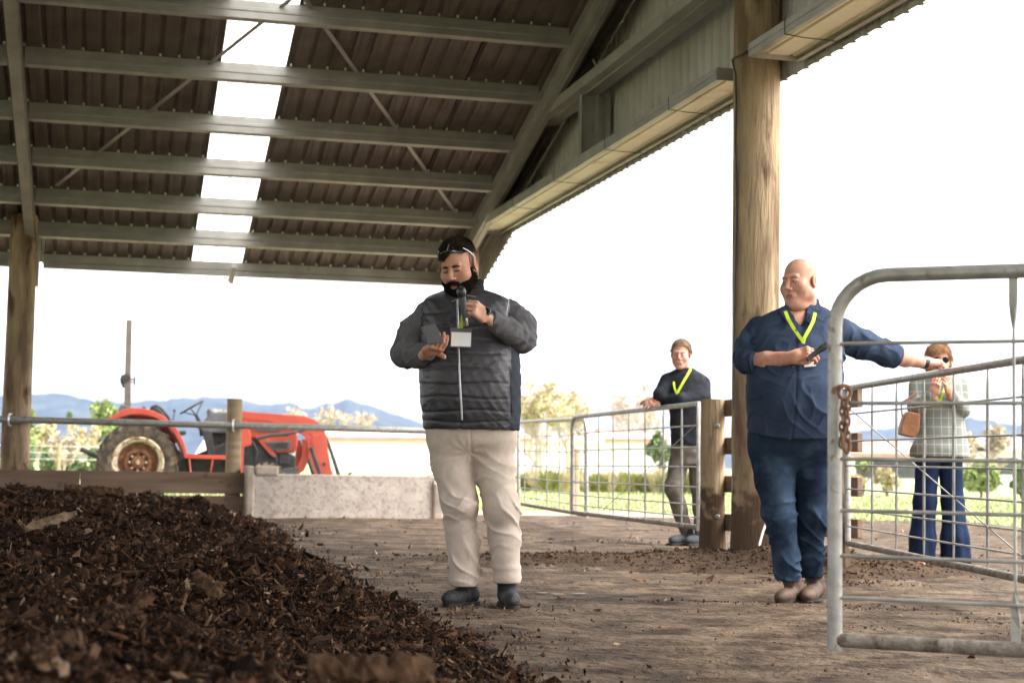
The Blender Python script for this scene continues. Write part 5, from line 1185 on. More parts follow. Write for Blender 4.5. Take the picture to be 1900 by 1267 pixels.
# trousers
H1, K1, A1 = J(835, 805), J(852, 935, -.03), J(861, 1070, .0)
H2, K2, A2 = J(914, 805), J(929, 945, -.04), J(940, 1064, -.02)
pel = rowsz([(780, 789, 959, .165, .01), (800, 789, 959, .17, .01), (818, 794, 956, .160, .01), (832, 802, 948, .135, .01), (850, 822, 928, .09, .01)], D1, m1)
def legsdf(P):
    a = chain_(P, [J(839, 825), J(839, 860), J(851, 932, -.03), J(858, 1010, .0), J(861, 1078, .0)], [.108, .101, .086, .078, .070], .03)
    b = chain_(P, [J(912, 825), J(916, 866), J(929, 940, -.04), J(936, 1000, -.02), J(941, 1068, -.02)], [.108, .100, .084, .078, .069], .03)
    a = smin(a, ell(P, J(851, 938, -.05), (.085, .085, .07)), .03); b = smin(b, ell(P, J(930, 948, -.06), (.083, .085, .07)), .03)
    a = smin(a, ell(P, J(862, 1066, .01), (.072, .085, .035)), .012); b = smin(b, ell(P, J(940, 1052, -.01), (.077, .085, .035)), .012)
    z = P.z
    kn = np.exp(-((z - f32(K1.z)) / .16) ** 2) + 1.2 * np.exp(-((z - f32(A1.z + .06)) / .12) ** 2) + .25
    a = a + creases(P, .011, 1.0, .4) * kn + folds(P, .003, .6, 1) * kn; b = b + creases(P, .011, .95, 2.6) * kn + folds(P, .003, .6, 2) * kn
    a = smax(a, f32(A1.z - .045) - z, .008); b = smax(b, f32(A2.z - .045) - z, .008)
    d = smin(a, b, .018)
    d = smin(d, stack(P, pel, 2.4, .05), .055)
    for sg_, xa, xb in ((-1, 806, 794), (1, 942, 955)):                     # slanted pocket openings
        d = d + .006 * np.exp(-(cap(P, W(xa, 792, D1 - .16), W(xb, 842, D1 - .05), 0, 0) / .0065) ** 2)
    d = d + .006 * np.exp(-(cap(P, W(876, 842, D1 - .14), W(873, 800, D1 - .175), 0, 0) / .007) ** 2)
    # fly seam and pull lines from the crotch
    cr = W(876, 838, D1)
    d = d + .006 * np.exp(-((P.x - f32(cr.x) + (P.z - f32(cr.z)) * .08) / .006) ** 2) * (P.z > f32(cr.z - .01)) * (P.y < f32(D1))
    rx = P.x - f32(cr.x); rz = P.z - f32(cr.z)
    d = d + .0022 * np.sin(np.arctan2(rz, rx + .02) * 9 + 2 * sn(P, 20, 0, 11)) * np.exp(-(rx * rx + rz * rz) / .014)
    return d
lo, hi = bbox([J(780, 780, -.24), J(980, 780, .25), J(830, 1100, 0), J(975, 1100, 0)], .03)
tr1 = garment('trousers', legsdf, lo, hi, .0062, M['chino'], p1)
# jacket: quilted front, plain sleeves and side panels
tor = rowsz([(534, 838, 888, .085, .05), (541, 815, 916, .11, .05), (549, 794, 940, .13, .04), (562, 783, 950, .15, .03), (592, 779, 954, .165, .02), (625, 777, 960, .180, .01), (660, 777, 964, .195, -.01), (700, 778, 966, .205, -.02), (740, 781, 966, .205, -.02), (770, 784, 965, .20, -.01), (797, 787, 963, .19, 0)], D1, m1)
quilt = [W(870, y, D1).z for y in (584, 609, 636, 662, 689, 716, 741, 765, 784)]
def torso1(P):
    d = stack(P, tor, 2.35, .012)
    z = P.z; g = 0
    for zq in quilt: g = g + np.exp(-((z - f32(zq) + .006 * sn(P, 14, 0, 0, zq * 40)) / .0055) ** 2)
    ctr = f32(W(855, 700, D1).x)
    front = (P.y < f32(D1 + .05)) * 1.0
    side_ = np.clip(1.25 - np.abs(P.x - ctr) / .25, .25, 1)
    d = d + f32(.0055) * g * front * side_ - f32(.0025) + .0014 * sn(P, 90, 20, 20) * sn(P, 31, 0, 60, 2) * front
    d = d + creases(P, .0020, 1.3, 1.3)
    zx = ctr + (z - f32(W(855, 700, D1).z)) * f32(-.03)
    d = d + .004 * np.exp(-((P.x - zx) / .008) ** 2) * front
    # pocket line at the side
    px_ = f32(W(946, 720, D1).x); d = d + .005 * np.exp(-((P.x - px_ + (z - f32(W(946, 720, D1).z)) * .05) / .004) ** 2) * (z < f32(W(946, 684, D1).z)) * (z > f32(W(946, 775, D1).z)) * front
    return d
SHR, ELR, WRR = J(946, 586, .03), J(970, 630, -.05), J(906, 590, -.27)
SHL, ELL_, WRL = J(796, 588, .03), J(752, 656, .0), J(797, 653, -.22)
def sleeveR(P):
    d = chain_(P, [SHR, J(966, 606, -.01), ELR], [.080, .076, .066], .03); d = smin(d, chain_(P, [ELR, J(942, 612, -.17), WRR], [.066, .058, .042], .02), .02)
    ax_ = (WRR - ELR).normalized(); t = (P.x - f32(ELR.x)) * f32(ax_.x) + (P.y - f32(ELR.y)) * f32(ax_.y) + (P.z - f32(ELR.z)) * f32(ax_.z)
    d = d + .0042 * np.sin(t * 95 + 1.5 * sn(P, 25, 10, 20)) * np.exp(-(t - .03) ** 2 / .01) + .0026 * np.sin(t * 60 + 2 * sn(P, 18, 0, 33))
    return smax(d + creases(P, .006, 1.3, .5, 1.8), t - f32((WRR - ELR).length), .004)
def sleeveL(P):
    d = chain_(P, [SHL, J(768, 618, .02), ELL_], [.076, .074, .070], .03); d = smin(d, chain_(P, [ELL_, J(778, 660, -.12), WRL], [.069, .060, .042], .02), .02)
    ax_ = (WRL - ELL_).normalized(); t = (P.x - f32(ELL_.x)) * f32(ax_.x) + (P.y - f32(ELL_.y)) * f32(ax_.y) + (P.z - f32(ELL_.z)) * f32(ax_.z)
    d = d + .0042 * np.sin(t * 90 + 1.5 * sn(P, 25, 10, 20, 2)) * np.exp(-(t - .02) ** 2 / .01) + .0024 * np.sin(t * 55 + 2 * sn(P, 18, 0, 33, 1))
    return smax(d + creases(P, .006, 1.3, 2.5, -1.8), t - f32((WRL - ELL_).length), .004)
lo, hi = bbox([J(778, 535, -.24), J(968, 800, .26)], .02)
xp = W(948, 700, D1 - .1).x
def jm(c): return np.where((c[:, 0] > xp) | (c[:, 1] > D1 + .10), 1, 0)
jk = garment('jacket', torso1, lo, hi, .0052, [M['vest'], M['sidepanel']], p1, jm)
lo, hi = bbox([J(925, 550, .1), J(1000, 665, -.1), J(895, 570, -.32)], .045); garment('sleeve', sleeveR, lo, hi, .005, M['sleeve'], jk)
lo, hi = bbox([J(725, 560, .1), J(815, 690, -.1), J(800, 640, -.28)], .045); garment('sleeve', sleeveL, lo, hi, .005, M['sleeve'], jk)
# hem band and zip
mb = MB(); mb.tube([J(x, y, d) for (x, y, d) in ((848, 556, -.125), (849, 575, -.148), (850, 600, -.170), (851, 640, -.192), (852, 680, -.222), (854, 720, -.233), (856, 755, -.230), (857, 779, -.222))], .0055, 8); mb.build('zip', M['zip'], jk, smooth=True)
for pts in (((947, 686, -.10), (949, 715, -.115), (951, 745, -.115), (949, 772, -.11)), ((783, 690, -.05), (784, 720, -.06), (787, 750, -.07), (789, 775, -.07)), ((944, 556, -.06), (940, 580, -.10), (941, 605, -.115), (946, 632, -.11))):
    mb = MB(); mb.tube([J(*q) for q in pts], .0022, 6); mb.build('pocket_zip' if pts[0][1] > 600 else 'piping', M['zip'], jk, smooth=True)
# fleece collar
def collar1(P):
    c0, c1 = J(861, 557, .035), J(864, 527, .055)
    lv = sorted([(c0.z - .03, c0.x, c0.y, .118, .125), (c0.z, c0.x + .0, c0.y, .105, .115), (c1.z, c1.x + .004, c1.y, .086, .098), (c1.z + .022, c1.x + .006, c1.y + .012, .084, .094)])
    o = stack(P, lv, 2.0, .004); i = stack(P, [(z, x, y, rx - .011, ry - .011) for (z, x, y, rx, ry) in lv], 2.0, .002)
    inn = stack(P, [(lv[0][0] - .05, lv[0][1], lv[0][2], lv[0][3] - .011, lv[0][4] - .011)] + [(z, x, y, rx - .011, ry - .011) for (z, x, y, rx, ry) in lv] + [(lv[-1][0] + .05, lv[-1][1], lv[-1][2], lv[-1][3] - .010, lv[-1][4] - .010)], 2.0, .002)
    d = smax(o, -inn, .004)
    # open V at the front
    v = cap(P, J(852, 520, -.08), J(850, 552, -.12), .030, .006); return smax(d, -v, .006) + .0015 * sn(P, 120, 90, 140)
lo, hi = bbox([J(815, 505, -.1), J(912, 575, .2)], .03); garment('fleece_collar', collar1, lo, hi, .0042, M['fleece'], jk)
# collar flap lying on the chest
mb = MB(); mb.tube([J(905, 551, -.03), J(886, 551, -.095), J(866, 548, -.125)], .0022, 6); mb.tube([J(812, 562, -.04), J(826, 566, -.10), J(846, 556, -.13)], .0022, 6); mb.build('collar_edge', M['zip'], jk, smooth=True)
# head
HD = Head(J(851, 497, -.045), R(-23), R(20), R(5), 1.02, .005, .007)
neckb = J(868, 560, .05)
def head1(P): return smin(HD.sdf(P), cap(P, HD.L(0, -.03, -.06), neckb, .060, .070), .03)
def facemat(hd):
    def f(c):
        d = c - A3(hd.c); a = d @ A3(hd.S) / hd.k; b = d @ A3(hd.F) / hd.k; z = d @ A3(hd.U) / hd.k
        lip = (np.abs(a) < .019) & (b > .088) & (z < -.0580) & (z > -.0805 - hd.mouth); return np.where(lip, 1, 0)
    return f
# hands
wR = J(903, 589, -.30)
hR = hand_fn(wR, J(874, 567, -.37) - wR, (.35, -.9, .35), 1, [1.02, 1.05, 1.08, 1.1], [(.034, .052, -.026), (.022, .078, -.040), (.006, .096, -.046)], 1.0)
wL = J(792, 655, -.245)
hL = hand_fn(wL, J(815, 641, -.33) - wL, (-.35, .15, -1), 1, [.55, .62, .66, .7], [(.046, .050, .012), (.050, .075, .030), (.042, .095, .045)], 1.0)
blk = [(head1, *HD.box(.05), .0032, facemat(HD))]
lo, hi = bbox([neckb, HD.L(0, 0, -.1)], .09)
for h_fn in (hR, hL): lo, hi = bbox(h_fn.pts, .02); blk.append((h_fn, lo, hi, .0026, None))
def core1(P):
    d = stack(P, [(z, x, y, rx * .8, ry * .7) for (z, x, y, rx, ry) in tor], 2.2)
    d = smin(d, cap(P, neckb, HD.L(0, -.03, -.08), .06, .056), .03)
    for (a, b, c) in ((SHR, ELR, WRR), (SHL, ELL_, WRL)): d = smin(d, chain_(P, [a, b, c], [.05, .04, .026], .02), .02)
    for (a, b, c) in ((H1, K1, A1), (H2, K2, A2)): d = smin(d, chain_(P, [a, b, c], [.085, .055, .04], .03), .03)
    return d
lo, hi = bbox([J(720, 520, -.35), J(1000, 1085, .2)], .0); blk.append((core1, lo, hi, .012, None))
body1 = joined('body', blk, [M['skin1'], M['lips']], p1)
HD.build_eyes(body1, look=(-.1, -.8)) if False else None
HD.brows(body1, M['hairdark'], .0058, .0045)
# eyelids lowered: dark lash line
for sg in (-1, 1):
    mb = MB(); mb.tube([HD.L(sg * .018, .0895, .0035), HD.L(sg * .026, .0935, .0005), HD.L(sg * .036, .091, .0005), HD.L(sg * .045, .083, .0035)], .0024, 6); mb.build('eyelash', M['hairdark'], body1, smooth=True)
def beard1(P):
    q = HD.loc(P); ab = Pt(np.abs(q.x), q.y, q.z)
    shell = HD.sdf(P) / f32(HD.k) - f32(.0085) - .0020 * sn(P, 420, 310, 390) * sn(P, 260, 330, 280, 1) - .004 * np.clip((-q.z - .07) / .03, 0, 1)
    reg = cap(ab, (.070, .010, -.052), (.046, .060, -.086), .026, .030)
    reg = smin(reg, cap(ab, (.046, .06, -.086), (0, .088, -.100), .030, .030), .01)
    reg = smin(reg, cap(ab, (.070, .018, -.05), (.076, .020, -.004), .013, .006), .01)
    reg = smin(reg, cap(ab, (.006, .105, -.0505), (.026, .096, -.058), .0072, .0075), .004)
    reg = smin(reg, cap(ab, (.026, .096, -.058), (.034, .080, -.082), .008, .012), .005)
    lips_ = ell(q, (0, .104, -.072), (.022, .024, .0125)); reg = smax(reg, -lips_, .004); reg = smax(reg, -ell(ab, (.088, -.014, .0), (.022, .024, .040)), .004)
    return smax(shell, reg, .004) * f32(HD.k)
lo, hi = HD.box(.08, .04); be = garment('beard', beard1, lo, hi, .003, M['beard'], body1)
strands(be, 5200, .011, .0013, UZ * -1 + HD.F * .3, M['beard'], seed=4, lift=.45)
def hair1(P):
    q = HD.loc(P); ab = Pt(np.abs(q.x), q.y, q.z)
    shell = HD.sdf(P) / f32(HD.k) - f32(.006) - .0016 * sn(P, 300, 210, 380) - .004 * np.clip((q.z - .06) / .04, 0, 1)
    line = q.z * .8 - q.y * .75 - f32(.003) - .10 * np.clip(-q.y - .02, 0, 1)      # hair behind and above this plane
    hl = -(q.z - (.080 + .010 * np.sin(q.x * 60 + .6) + .004 * np.sin(q.x * 210) - np.clip(-q.x, 0, .1) * .30 + np.clip(q.x, 0, .1) * .22 - np.clip(.055 - q.y, 0, .12) * .30))
    return smax(shell, hl, .004) * f32(HD.k)
ha = garment('hair', hair1, *HD.box(.08), .003, M['hairdark'], body1)
strands(ha, 5200, .020, .0016, HD.F * .5 - HD.S * .5 + HD.U * .4, M['hairdark'], seed=3, lift=.30)
def side1(P):
    q = HD.loc(P); shell = HD.sdf(P) / f32(HD.k) - f32(.003)
    ear = ell(Pt(np.abs(q.x), q.y, q.z), (.088, -.012, .002), (.020, .026, .038))
    reg = ell(q, (0, -.045, .035), (.12, .080, .075)); return smax(smax(shell, reg, .003), -ear, .003) * f32(HD.k)
garment('cropped_sides', side1, *HD.box(.08), .003, M['stubble'], body1)
# boots
def boot_fn(heel, toe, ank, w_=.048):
    heel, toe, ank = Vector(heel), Vector(toe), Vector(ank); d_ = (toe - heel).normalized(); sd_ = d_.cross(UZ).normalized()
    def up_(P):
        d = ell(P, toe + UZ * .012 - d_ * .03, (w_ * .92, .088, .040), (sd_, d_, UZ)); d = smin(d, cap(P, heel + UZ * .02, toe - d_ * .06 + UZ * .012, .043, .041), .02)
        d = smin(d, cap(P, heel + d_ * .02 + UZ * .03, ank, .046, .052), .02)
        t = (P.x - f32(heel.x)) * f32(d_.x) + (P.y - f32(heel.y)) * f32(d_.y)
        d = d + .0025 * np.sin(t * 150) * np.exp(-((t - .10) / .035) ** 2) - .003 * np.exp(-((t - .165) / .004) ** 2)
        return smax(d, f32(.022) - P.z, .004)
    def sole_(P):
        q = Pt(P.x, P.y, (P.z - f32(.014)) * 1.0)
        mid = (heel + toe) / 2; L_ = (toe - heel).length / 2
        e = ell(Pt(P.x, P.y, P.z * 0 + f32(mid.z)), (mid.x, mid.y, mid.z), (w_ * 1.07, L_ + .047, .06), (sd_, d_, UZ))
        tt = (P.x - f32(mid.x)) * f32(d_.x) + (P.y - f32(mid.y)) * f32(d_.y)
        e = smin(e, ell(Pt(P.x, P.y, P.z * 0 + f32(heel.z)), (heel.x, heel.y, heel.z), (w_ * .95, .050, .05), (sd_, d_, UZ)), .01)
        arch = .010 * np.exp(-((tt + .015) / .022) ** 2)
        return smax(smax(e, P.z - f32(.030), .003), f32(.0) + arch - P.z, .002)
    return up_, sole_, bbox([heel - d_ * .08 - UZ * .03, toe + d_ * .08 - sd_ * .06, toe + d_ * .08 + sd_ * .06, heel - sd_ * .06, heel + sd_ * .06, ank + UZ * .03, ank + sd_ * .06, ank - sd_ * .06], .01)
def boots(parent, lst, mu, msole, h=.004):
    for (heel, toe, ank) in lst:
        u_, s_, (lo, hi) = boot_fn(heel, toe, ank); b_ = garment('boot', u_, lo, hi, h, mu, parent); garment('sole', s_, lo, hi, h, msole, b_)
def gp(px, Y, z): q = W(px, 1100, Y); return Vector((q.x, Y, z))
boots(p1, [(gp(874, 7.80, .04), gp(836, 7.66, .04), gp(862, 7.76, .165)), (gp(940, 7.80, .04), gp(949, 7.58, .04), gp(940, 7.74, .165))], M['boot'], M['sole'])
# watch
mb = MB(); q0, q1_ = J(907, 592, -.275), J(899, 586, -.295); dw = (q1_ - q0).normalized(); mb.lathe(q0, dw, [(0, .030), (0, .034), (.022, .034), (.022, .030)], 20); wt = mb.build('watch', M['black'], p1, smooth=True)
mb = MB(); c = J(903, 578, -.325); nf = Vector((-.1, -.93, .4)).normalized(); mb.lathe(c, nf, [(-.006, .021), (.006, .021), (.007, .017), (.007, 0)], 20); mb.build('watch_face', M['glass'], wt, smooth=True)
mb = MB(); c2 = J(906, 573, -.325); mb.lathe(c, nf, [(.0065, .0215), (.0085, .0205), (.0065, .0175)], 20); mb.build('watch_bezel', M['watchgreen'], wt, smooth=True)
# lanyard and badge
ly = lanyard_ribbon([J(864, 560, -.145), J(862, 575, -.20), J(858, 588, -.225), J(857, 600, -.215), J(855, 612, -.205)], .017, p1)
lanyard_ribbon([J(868, 560, -.14), J(866, 575, -.19), J(861, 590, -.22), J(858, 604, -.214)], .012, ly, 'lanyard_strap')
mb = MB(); c = J(855, 627, -.212); mb.box(c, .052, .0012, .047, (Vector((1, 0, -.02)).normalized(), Vector((0, 1, 0)), Vector((.02, 0, 1)).normalized())); bd = mb.build('badge_sleeve', M['clear'], p1)
mb = MB(); mb.box(J(855.5, 629.5, -.2155), .0475, .0015, .034, (Vector((1, 0, -.02)).normalized(), Vector((0, 1, 0)), Vector((.02, 0, 1)).normalized())); mb.build('badge_card', M['card'], bd)
# microphone, phone, sunglasses
mic = empty('microphone', J(862, 560, -.40), 'black handheld microphone held up to the bearded mouth', 'microphone')
a_, b_ = J(856, 541, -.375), J(865, 604, -.345); dm = (b_ - a_).normalized(); Lm = (b_ - a_).length
mb = MB(); mb.lathe(a_, dm, [(-.026, 0), (-.024, .010), (-.016, .018), (-.004, .022), (.008, .0225), (.018, .020), (.026, .017)], 18); mb.build('grille_head', M['black'], mic, smooth=True)
mb = MB(); mb.lathe(a_, dm, [(.026, .018), (.032, .018), (Lm * .6, .0145), (Lm - .01, .0125), (Lm, .0125), (Lm, 0)], 16); mb.build('handle', M['tgrey'], mic, smooth=True)
mb = MB(); mb.lathe(a_, dm, [(Lm - .035, .0140), (Lm - .001, .0135), (Lm + .002, .010), (Lm + .002, 0)], 16); mb.build('end_cap', M['silver'], mic, smooth=True)
ph = empty('phone', J(801, 624, -.37), 'black smartphone held flat in the speaker hand', 'phone')
pc = J(800, 620, -.372); e1 = (J(809, 605, -.37) - J(780, 607, -.37)).normalized(); e2 = (J(822, 632, -.42) - J(809, 605, -.33)).normalized(); e3 = e1.cross(e2).normalized(); e1 = e2.cross(e3).normalized()
pc = (J(780, 606.5, -.335) + J(809, 605, -.335)) / 2 + e2 * .068
mb = MB(); mb.box(pc, .037, .074, .0045, (e1, e2, e3)); mb.build('phone_body', M['tgrey'], ph, bevel=.003)
sgn = 1 if e3.y < 0 else -1
mb = MB(); mb.box(pc + e3 * .0048 * sgn, .0345, .071, .0004, (e1, e2, e3)); mb.build('screen', M['glass'], ph)
sg_ = empty('sunglasses', HD.L(0, .07, .12), 'wraparound sunglasses pushed up on the speaker dark hair', 'sunglasses')
mb = MB()
for s_ in (-1, 1):
    pts = []
    for t in np.linspace(0, 1, 8):
        a = .008 + t * .058; pts.append((a, .062 - .35 * t * t * .12, .112 - t * .022))
    vs = [];
    for (a, b, c) in pts: vs.append(HD.L(s_ * a, b + .018, c - .012)); vs.append(HD.L(s_ * a, b - .006, c + .012))
    mb.add(vs, [(2 * i, 2 * i + 1, 2 * i + 3, 2 * i + 2) for i in range(7)])
lens = mb.build('lens', M['glass'], sg_, smooth=True); so = lens.modifiers.new('s', 'SOLIDIFY'); so.thickness = .002
for s_ in (-1, 1):
    mb = MB(); mb.tube([HD.L(s_ * .064, .042, .100), HD.L(s_ * .080, .020, .078), HD.L(s_ * .087, -.005, .050), HD.L(s_ * .088, -.02, .030)], [.003, .0035, .003, .002], 8); mb.build('temple_arm', M['silver'], sg_, smooth=True)
mb = MB(); mb.tube([HD.L(a, b, c) for (a, b, c) in ((-.066, .058, .083), (-.04, .080, .095), (-.01, .087, .1), (.01, .087, .1), (.04, .080, .095), (.066, .058, .083))], .0022, 6)
mb.tube([HD.L(0.0, .083, .103), HD.L(0, .068, .118), HD.L(.0, .055, .127)], .003, 6); mb.build('frame', M['silver'], sg_, smooth=True)

# ================================================================ 2: bald man in the navy shirt
D2 = 8.2; m2 = D2 / F
def J2(px, py, dy=0.0): return W(px, py, D2 + dy)
p2 = empty('person', (W(1475, 868, D2).x, D2, 0), 'bald man in a navy shirt and jeans resting one hand on a gate', 'person')
pel = rowsz([(790, 1388, 1556, .19, 0), (815, 1388, 1554, .18, 0), (836, 1394, 1548, .16, 0), (852, 1406, 1534, .12, 0), (868, 1424, 1516, .08, 0)], D2, m2)
def legs2(P):
    a = chain_(P, [J2(1434, 840), J2(1438, 890), J2(1448, 960, -.02), J2(1458, 1030, .02), J2(1463, 1075, .03)], [.118, .103, .082, .070, .064], .03)
    b = chain_(P, [J2(1508, 840, .02), J2(1507, 890, .03), J2(1504, 960, .02), J2(1503, 1030, .10), J2(1506, 1062, .14)], [.118, .100, .079, .071, .066], .03)
    z = P.z; zk = J2(1440, 965).z; za = J2(1440, 1055).z
    kn = .35 + .8 * np.exp(-((z - f32(zk)) / .13) ** 2) + 1.3 * np.exp(-((z - f32(za)) / .09) ** 2)
    a = a + creases(P, .011, 1.05, 1.4) * kn; b = b + creases(P, .011, 1.0, 3.3) * kn
    a = smax(a, f32(J2(1440, 1078).z) - z, .008); b = smax(b, f32(J2(1440, 1074).z) - z, .008)
    d = smin(smin(a, b, .004), stack(P, pel, 2.4, .05), .055)
    d = d + .008 * np.exp(-(cap(P, J2(1472, 915, -.10), J2(1466, 812, -.19), 0, 0) / .008) ** 2)
    return d + .005 * np.exp(-(cap(P, J2(1405, 822, -.14), J2(1391, 850, -.06), 0, 0) / .006) ** 2)
lo, hi = bbox([J2(1380, 785, -.22), J2(1562, 1095, .28)], .02); garment('jeans', legs2, lo, hi, .0065, M['jean'], p2)
tor2 = rowsz([(566, 1462, 1520, .10, .05), (577, 1432, 1548, .13, .04), (590, 1405, 1562, .15, .03), (612, 1390, 1566, .165, .02), (645, 1384, 1564, .185, 0), (680, 1383, 1562, .205, -.02), (720, 1383, 1561, .225, -.04), (760, 1384, 1560, .23, -.04), (790, 1386, 1559, .22, -.03), (816, 1389, 1557, .205, -.02)], D2, m2)
def torso2(P):
    d = stack(P, tor2, 2.3, .008); z = P.z
    d = d + folds(P, .003, .62, .9) + creases(P, .008, .7, 1.9, 1.6)
    c = J2(1462, 700); d = d + .004 * np.exp(-((P.x - f32(c.x) - (z - f32(c.z)) * .06) / .004) ** 2) * (P.y < f32(D2)) - .003 * np.exp(-((P.x - f32(c.x) - .016 - (z - f32(c.z)) * .06) / .016) ** 2) * (P.y < f32(D2))
    v = cap(P, J2(1480, 566, -.075), J2(1487, 603, -.135), .052, .012); d = smax(d, -v, .008)
    # curved hem
    hx = P.x - f32(J2(1470, 800).x); return smax(d, f32(J2(1470, 819).z) + .9 * hx * hx * .9 - z, .006)
lo, hi = bbox([J2(1380, 560, -.28), J2(1568, 825, .26)], .02); sh2 = garment('shirt', torso2, lo, hi, .0058, M['navyshirt'], p2)
S2L, E2L, W2L = J2(1412, 614, .02), J2(1386, 668, -.03), J2(1472, 663, -.25)
S2R, E2R, W2R = J2(1552, 618, .02), J2(1648, 657, .12), J2(1716, 673, .30)
def axt(P, a, b):
    d = (b - a).normalized(); return (P.x - f32(a.x)) * f32(d.x) + (P.y - f32(a.y)) * f32(d.y) + (P.z - f32(a.z)) * f32(d.z)
def sl2L(P):
    d = chain_(P, [S2L, J2(1393, 640, .0), E2L], [.080, .074, .070], .03); d = smin(d, cap(P, E2L, J2(1397, 676, -.09), .070, .058), .02)
    t = axt(P, E2L, W2L); return smax(d + .004 * np.sin(t * 80 + 2 * sn(P, 20, 8, 30)) + creases(P, .006, 1.2, 2), t - .065, .005)
def cuff2L(P):
    t = axt(P, E2L, W2L); return smax(smax(cap(P, E2L, J2(1410, 675, -.13), .074, .055), t - .085, .006), .048 - t, .006)
def sl2R(P):
    d = chain_(P, [S2R, J2(1600, 638, .06), E2R, J2(1668, 664, .17)], [.095, .076, .068, .060], .03); t = axt(P, S2R, E2R)
    L_ = (E2R - S2R).length; return smax(d + .002 * np.sin(t * 42 + 2.4 * sn(P, 16, 8, 26)) + creases(P, .008, .9, 1, 2), t - f32(L_ + .055), .005)
def cuff2R(P):
    t = axt(P, S2R, E2R); L_ = (E2R - S2R).length; return smax(smax(cap(P, E2R, J2(1672, 665, .18), .071, .064), t - f32(L_ + .068), .006), f32(L_ + .015) - t, .006)
for fn_, bb in ((sl2L, [J2(1365, 580, .12), J2(1430, 705, -.16)]), (cuff2L, [J2(1362, 640, .05), J2(1425, 705, -.2)]), (sl2R, [J2(1530, 580, -.1), J2(1690, 700, .27)]), (cuff2R, [J2(1630, 620, .02), J2(1690, 705, .27)])):
    lo, hi = bbox(bb, .05); garment('sleeve' if fn_ in (sl2L, sl2R) else 'rolled_cuff', fn_, lo, hi, .0055, M['navyshirt'], sh2)
def collar2(P):
    c0, c1 = J2(1492, 582, .045), J2(1492, 560, .065); lv = sorted([(c0.z - .02, c0.x, c0.y, .110, .115), (c0.z, c0.x, c0.y, .098, .105), (c1.z, c1.x, c1.y, .078, .09), (c1.z + .014, c1.x, c1.y, .076, .088)])
    o = stack(P, lv, 2.0, .004); ex = [(lv[0][0] - .05, lv[0][1], lv[0][2], lv[0][3], lv[0][4])] + lv + [(lv[-1][0] + .05, lv[-1][1], lv[-1][2], lv[-1][3], lv[-1][4])]
    i = stack(P, [(z, x, y, rx - .008, ry - .008) for (z, x, y, rx, ry) in ex], 2.0, .002); d = smax(o, -i, .003)
    return smax(d, -cap(P, J2(1478, 548, -.09), J2(1484, 592, -.14), .052, .020), .006)
lo, hi = bbox([J2(1445, 545, -.1), J2(1540, 600, .2)], .03); garment('collar', collar2, lo, hi, .0042, M['navyshirt'], sh2)
for pts in (((1460, 562, -.055), (1473, 596, -.150), (1463, 602, -.152), (1447, 580, -.085)), ((1518, 560, -.040), (1498, 596, -.150), (1508, 604, -.142), (1531, 578, -.055))):
    mb = MB(); mb.add([J2(*q) for q in pts], [(0, 1, 2, 3)]); cf = mb.build('collar_flap', M['navyshirt'], sh2); so = cf.modifiers.new('s', 'SOLIDIFY'); so.thickness = .006
for k in range(6):
    zq = 612 + k * 34; mb = MB(); mb.lathe(J2(1478 - k * 3.2, zq, -.245 if k > 2 else -.20 - .015 * k), (0, -1, 0), [(0, .006), (.003, .006), (.004, 0)], 8); mb.build('button', M['tgrey'], sh2)
HD2 = Head(J2(1483, 527, -.02), R(-46), R(2), R(3), 1.02, .009, .002)
nb2 = J2(1488, 590, .04)
def head2(P): return smin(smin(HD2.sdf(P), cap(P, HD2.L(0, -.025, -.06), nb2, .068, .082), .03), ell(P, HD2.L(0, .035, -.118), (.055, .05, .03)), .03)
w2L = J2(1470, 663, -.25); h2L = hand_fn(w2L, J2(1500, 655, -.30) - w2L, (.0, -.85, .5), 1, [.85, .85, .95, 1.0], [(.040, .050, -.012), (.040, .078, -.018), (.030, .098, -.024)], 1.02)
w2R = J2(1716, 672, .30); h2R = hand_fn(w2R, J2(1750, 674, .31) - w2R, (.1, -.35, 1), -1, [.65, .7, .8, .85], [(.040, .045, -.016), (.046, .068, -.026), (.038, .088, -.034)], 1.02)
def arm2L(P): return smin(chain_(P, [E2L, J2(1425, 670, -.14), W2L], [.052, .050, .030], .02), cap(P, W2L, w2L + (J2(1500, 655, -.30) - w2L) * .3, .03, .028), .02)
def arm2R(P): return smin(chain_(P, [E2R, J2(1680, 664, .20), W2R], [.052, .047, .031], .02), cap(P, W2R, J2(1722, 673, .30), .031, .028), .02)
def all2L(P): return smin(arm2L(P), h2L(P), .012)
def all2R(P): return smin(arm2R(P), h2R(P), .012)
def core2(P):
    d = stack(P, [(z, x, y, rx * .86, ry * .86) for (z, x, y, rx, ry) in tor2], 2.2); d = smin(d, cap(P, nb2, HD2.L(0, -.03, -.08), .06, .056), .03)
    for (a, b) in ((S2L, E2L), (S2R, E2R)): d = smin(d, cap(P, a, b, .05, .045), .02)
    d = smin(d, chain_(P, [J2(1438, 860), J2(1448, 960, -.0), J2(1462, 1060, .03)], [.07, .045, .032], .03), .03); return smin(d, chain_(P, [J2(1506, 860, .02), J2(1504, 960, .03), J2(1504, 1050, .12)], [.07, .045, .032], .03), .03)
blk = [(head2, *HD2.box(.06, .04), .0034, facemat(HD2))]
lo, hi = bbox(h2L.pts + [E2L, W2L], .06); blk.append((all2L, lo, hi, .0034, None)); lo, hi = bbox(h2R.pts + [E2R, W2R], .06); blk.append((all2R, lo, hi, .0034, None))
lo, hi = bbox([J2(1375, 560, -.25), J2(1670, 1080, .25)], .0); blk.append((core2, lo, hi, .011, None))
body2 = joined('body', blk, [M['skin2'], M['lips']], p2)
HD2.build_eyes(body2, look=(-.2, .0)); HD2.brows(body2, M['hairgrey'], .0024, .001)
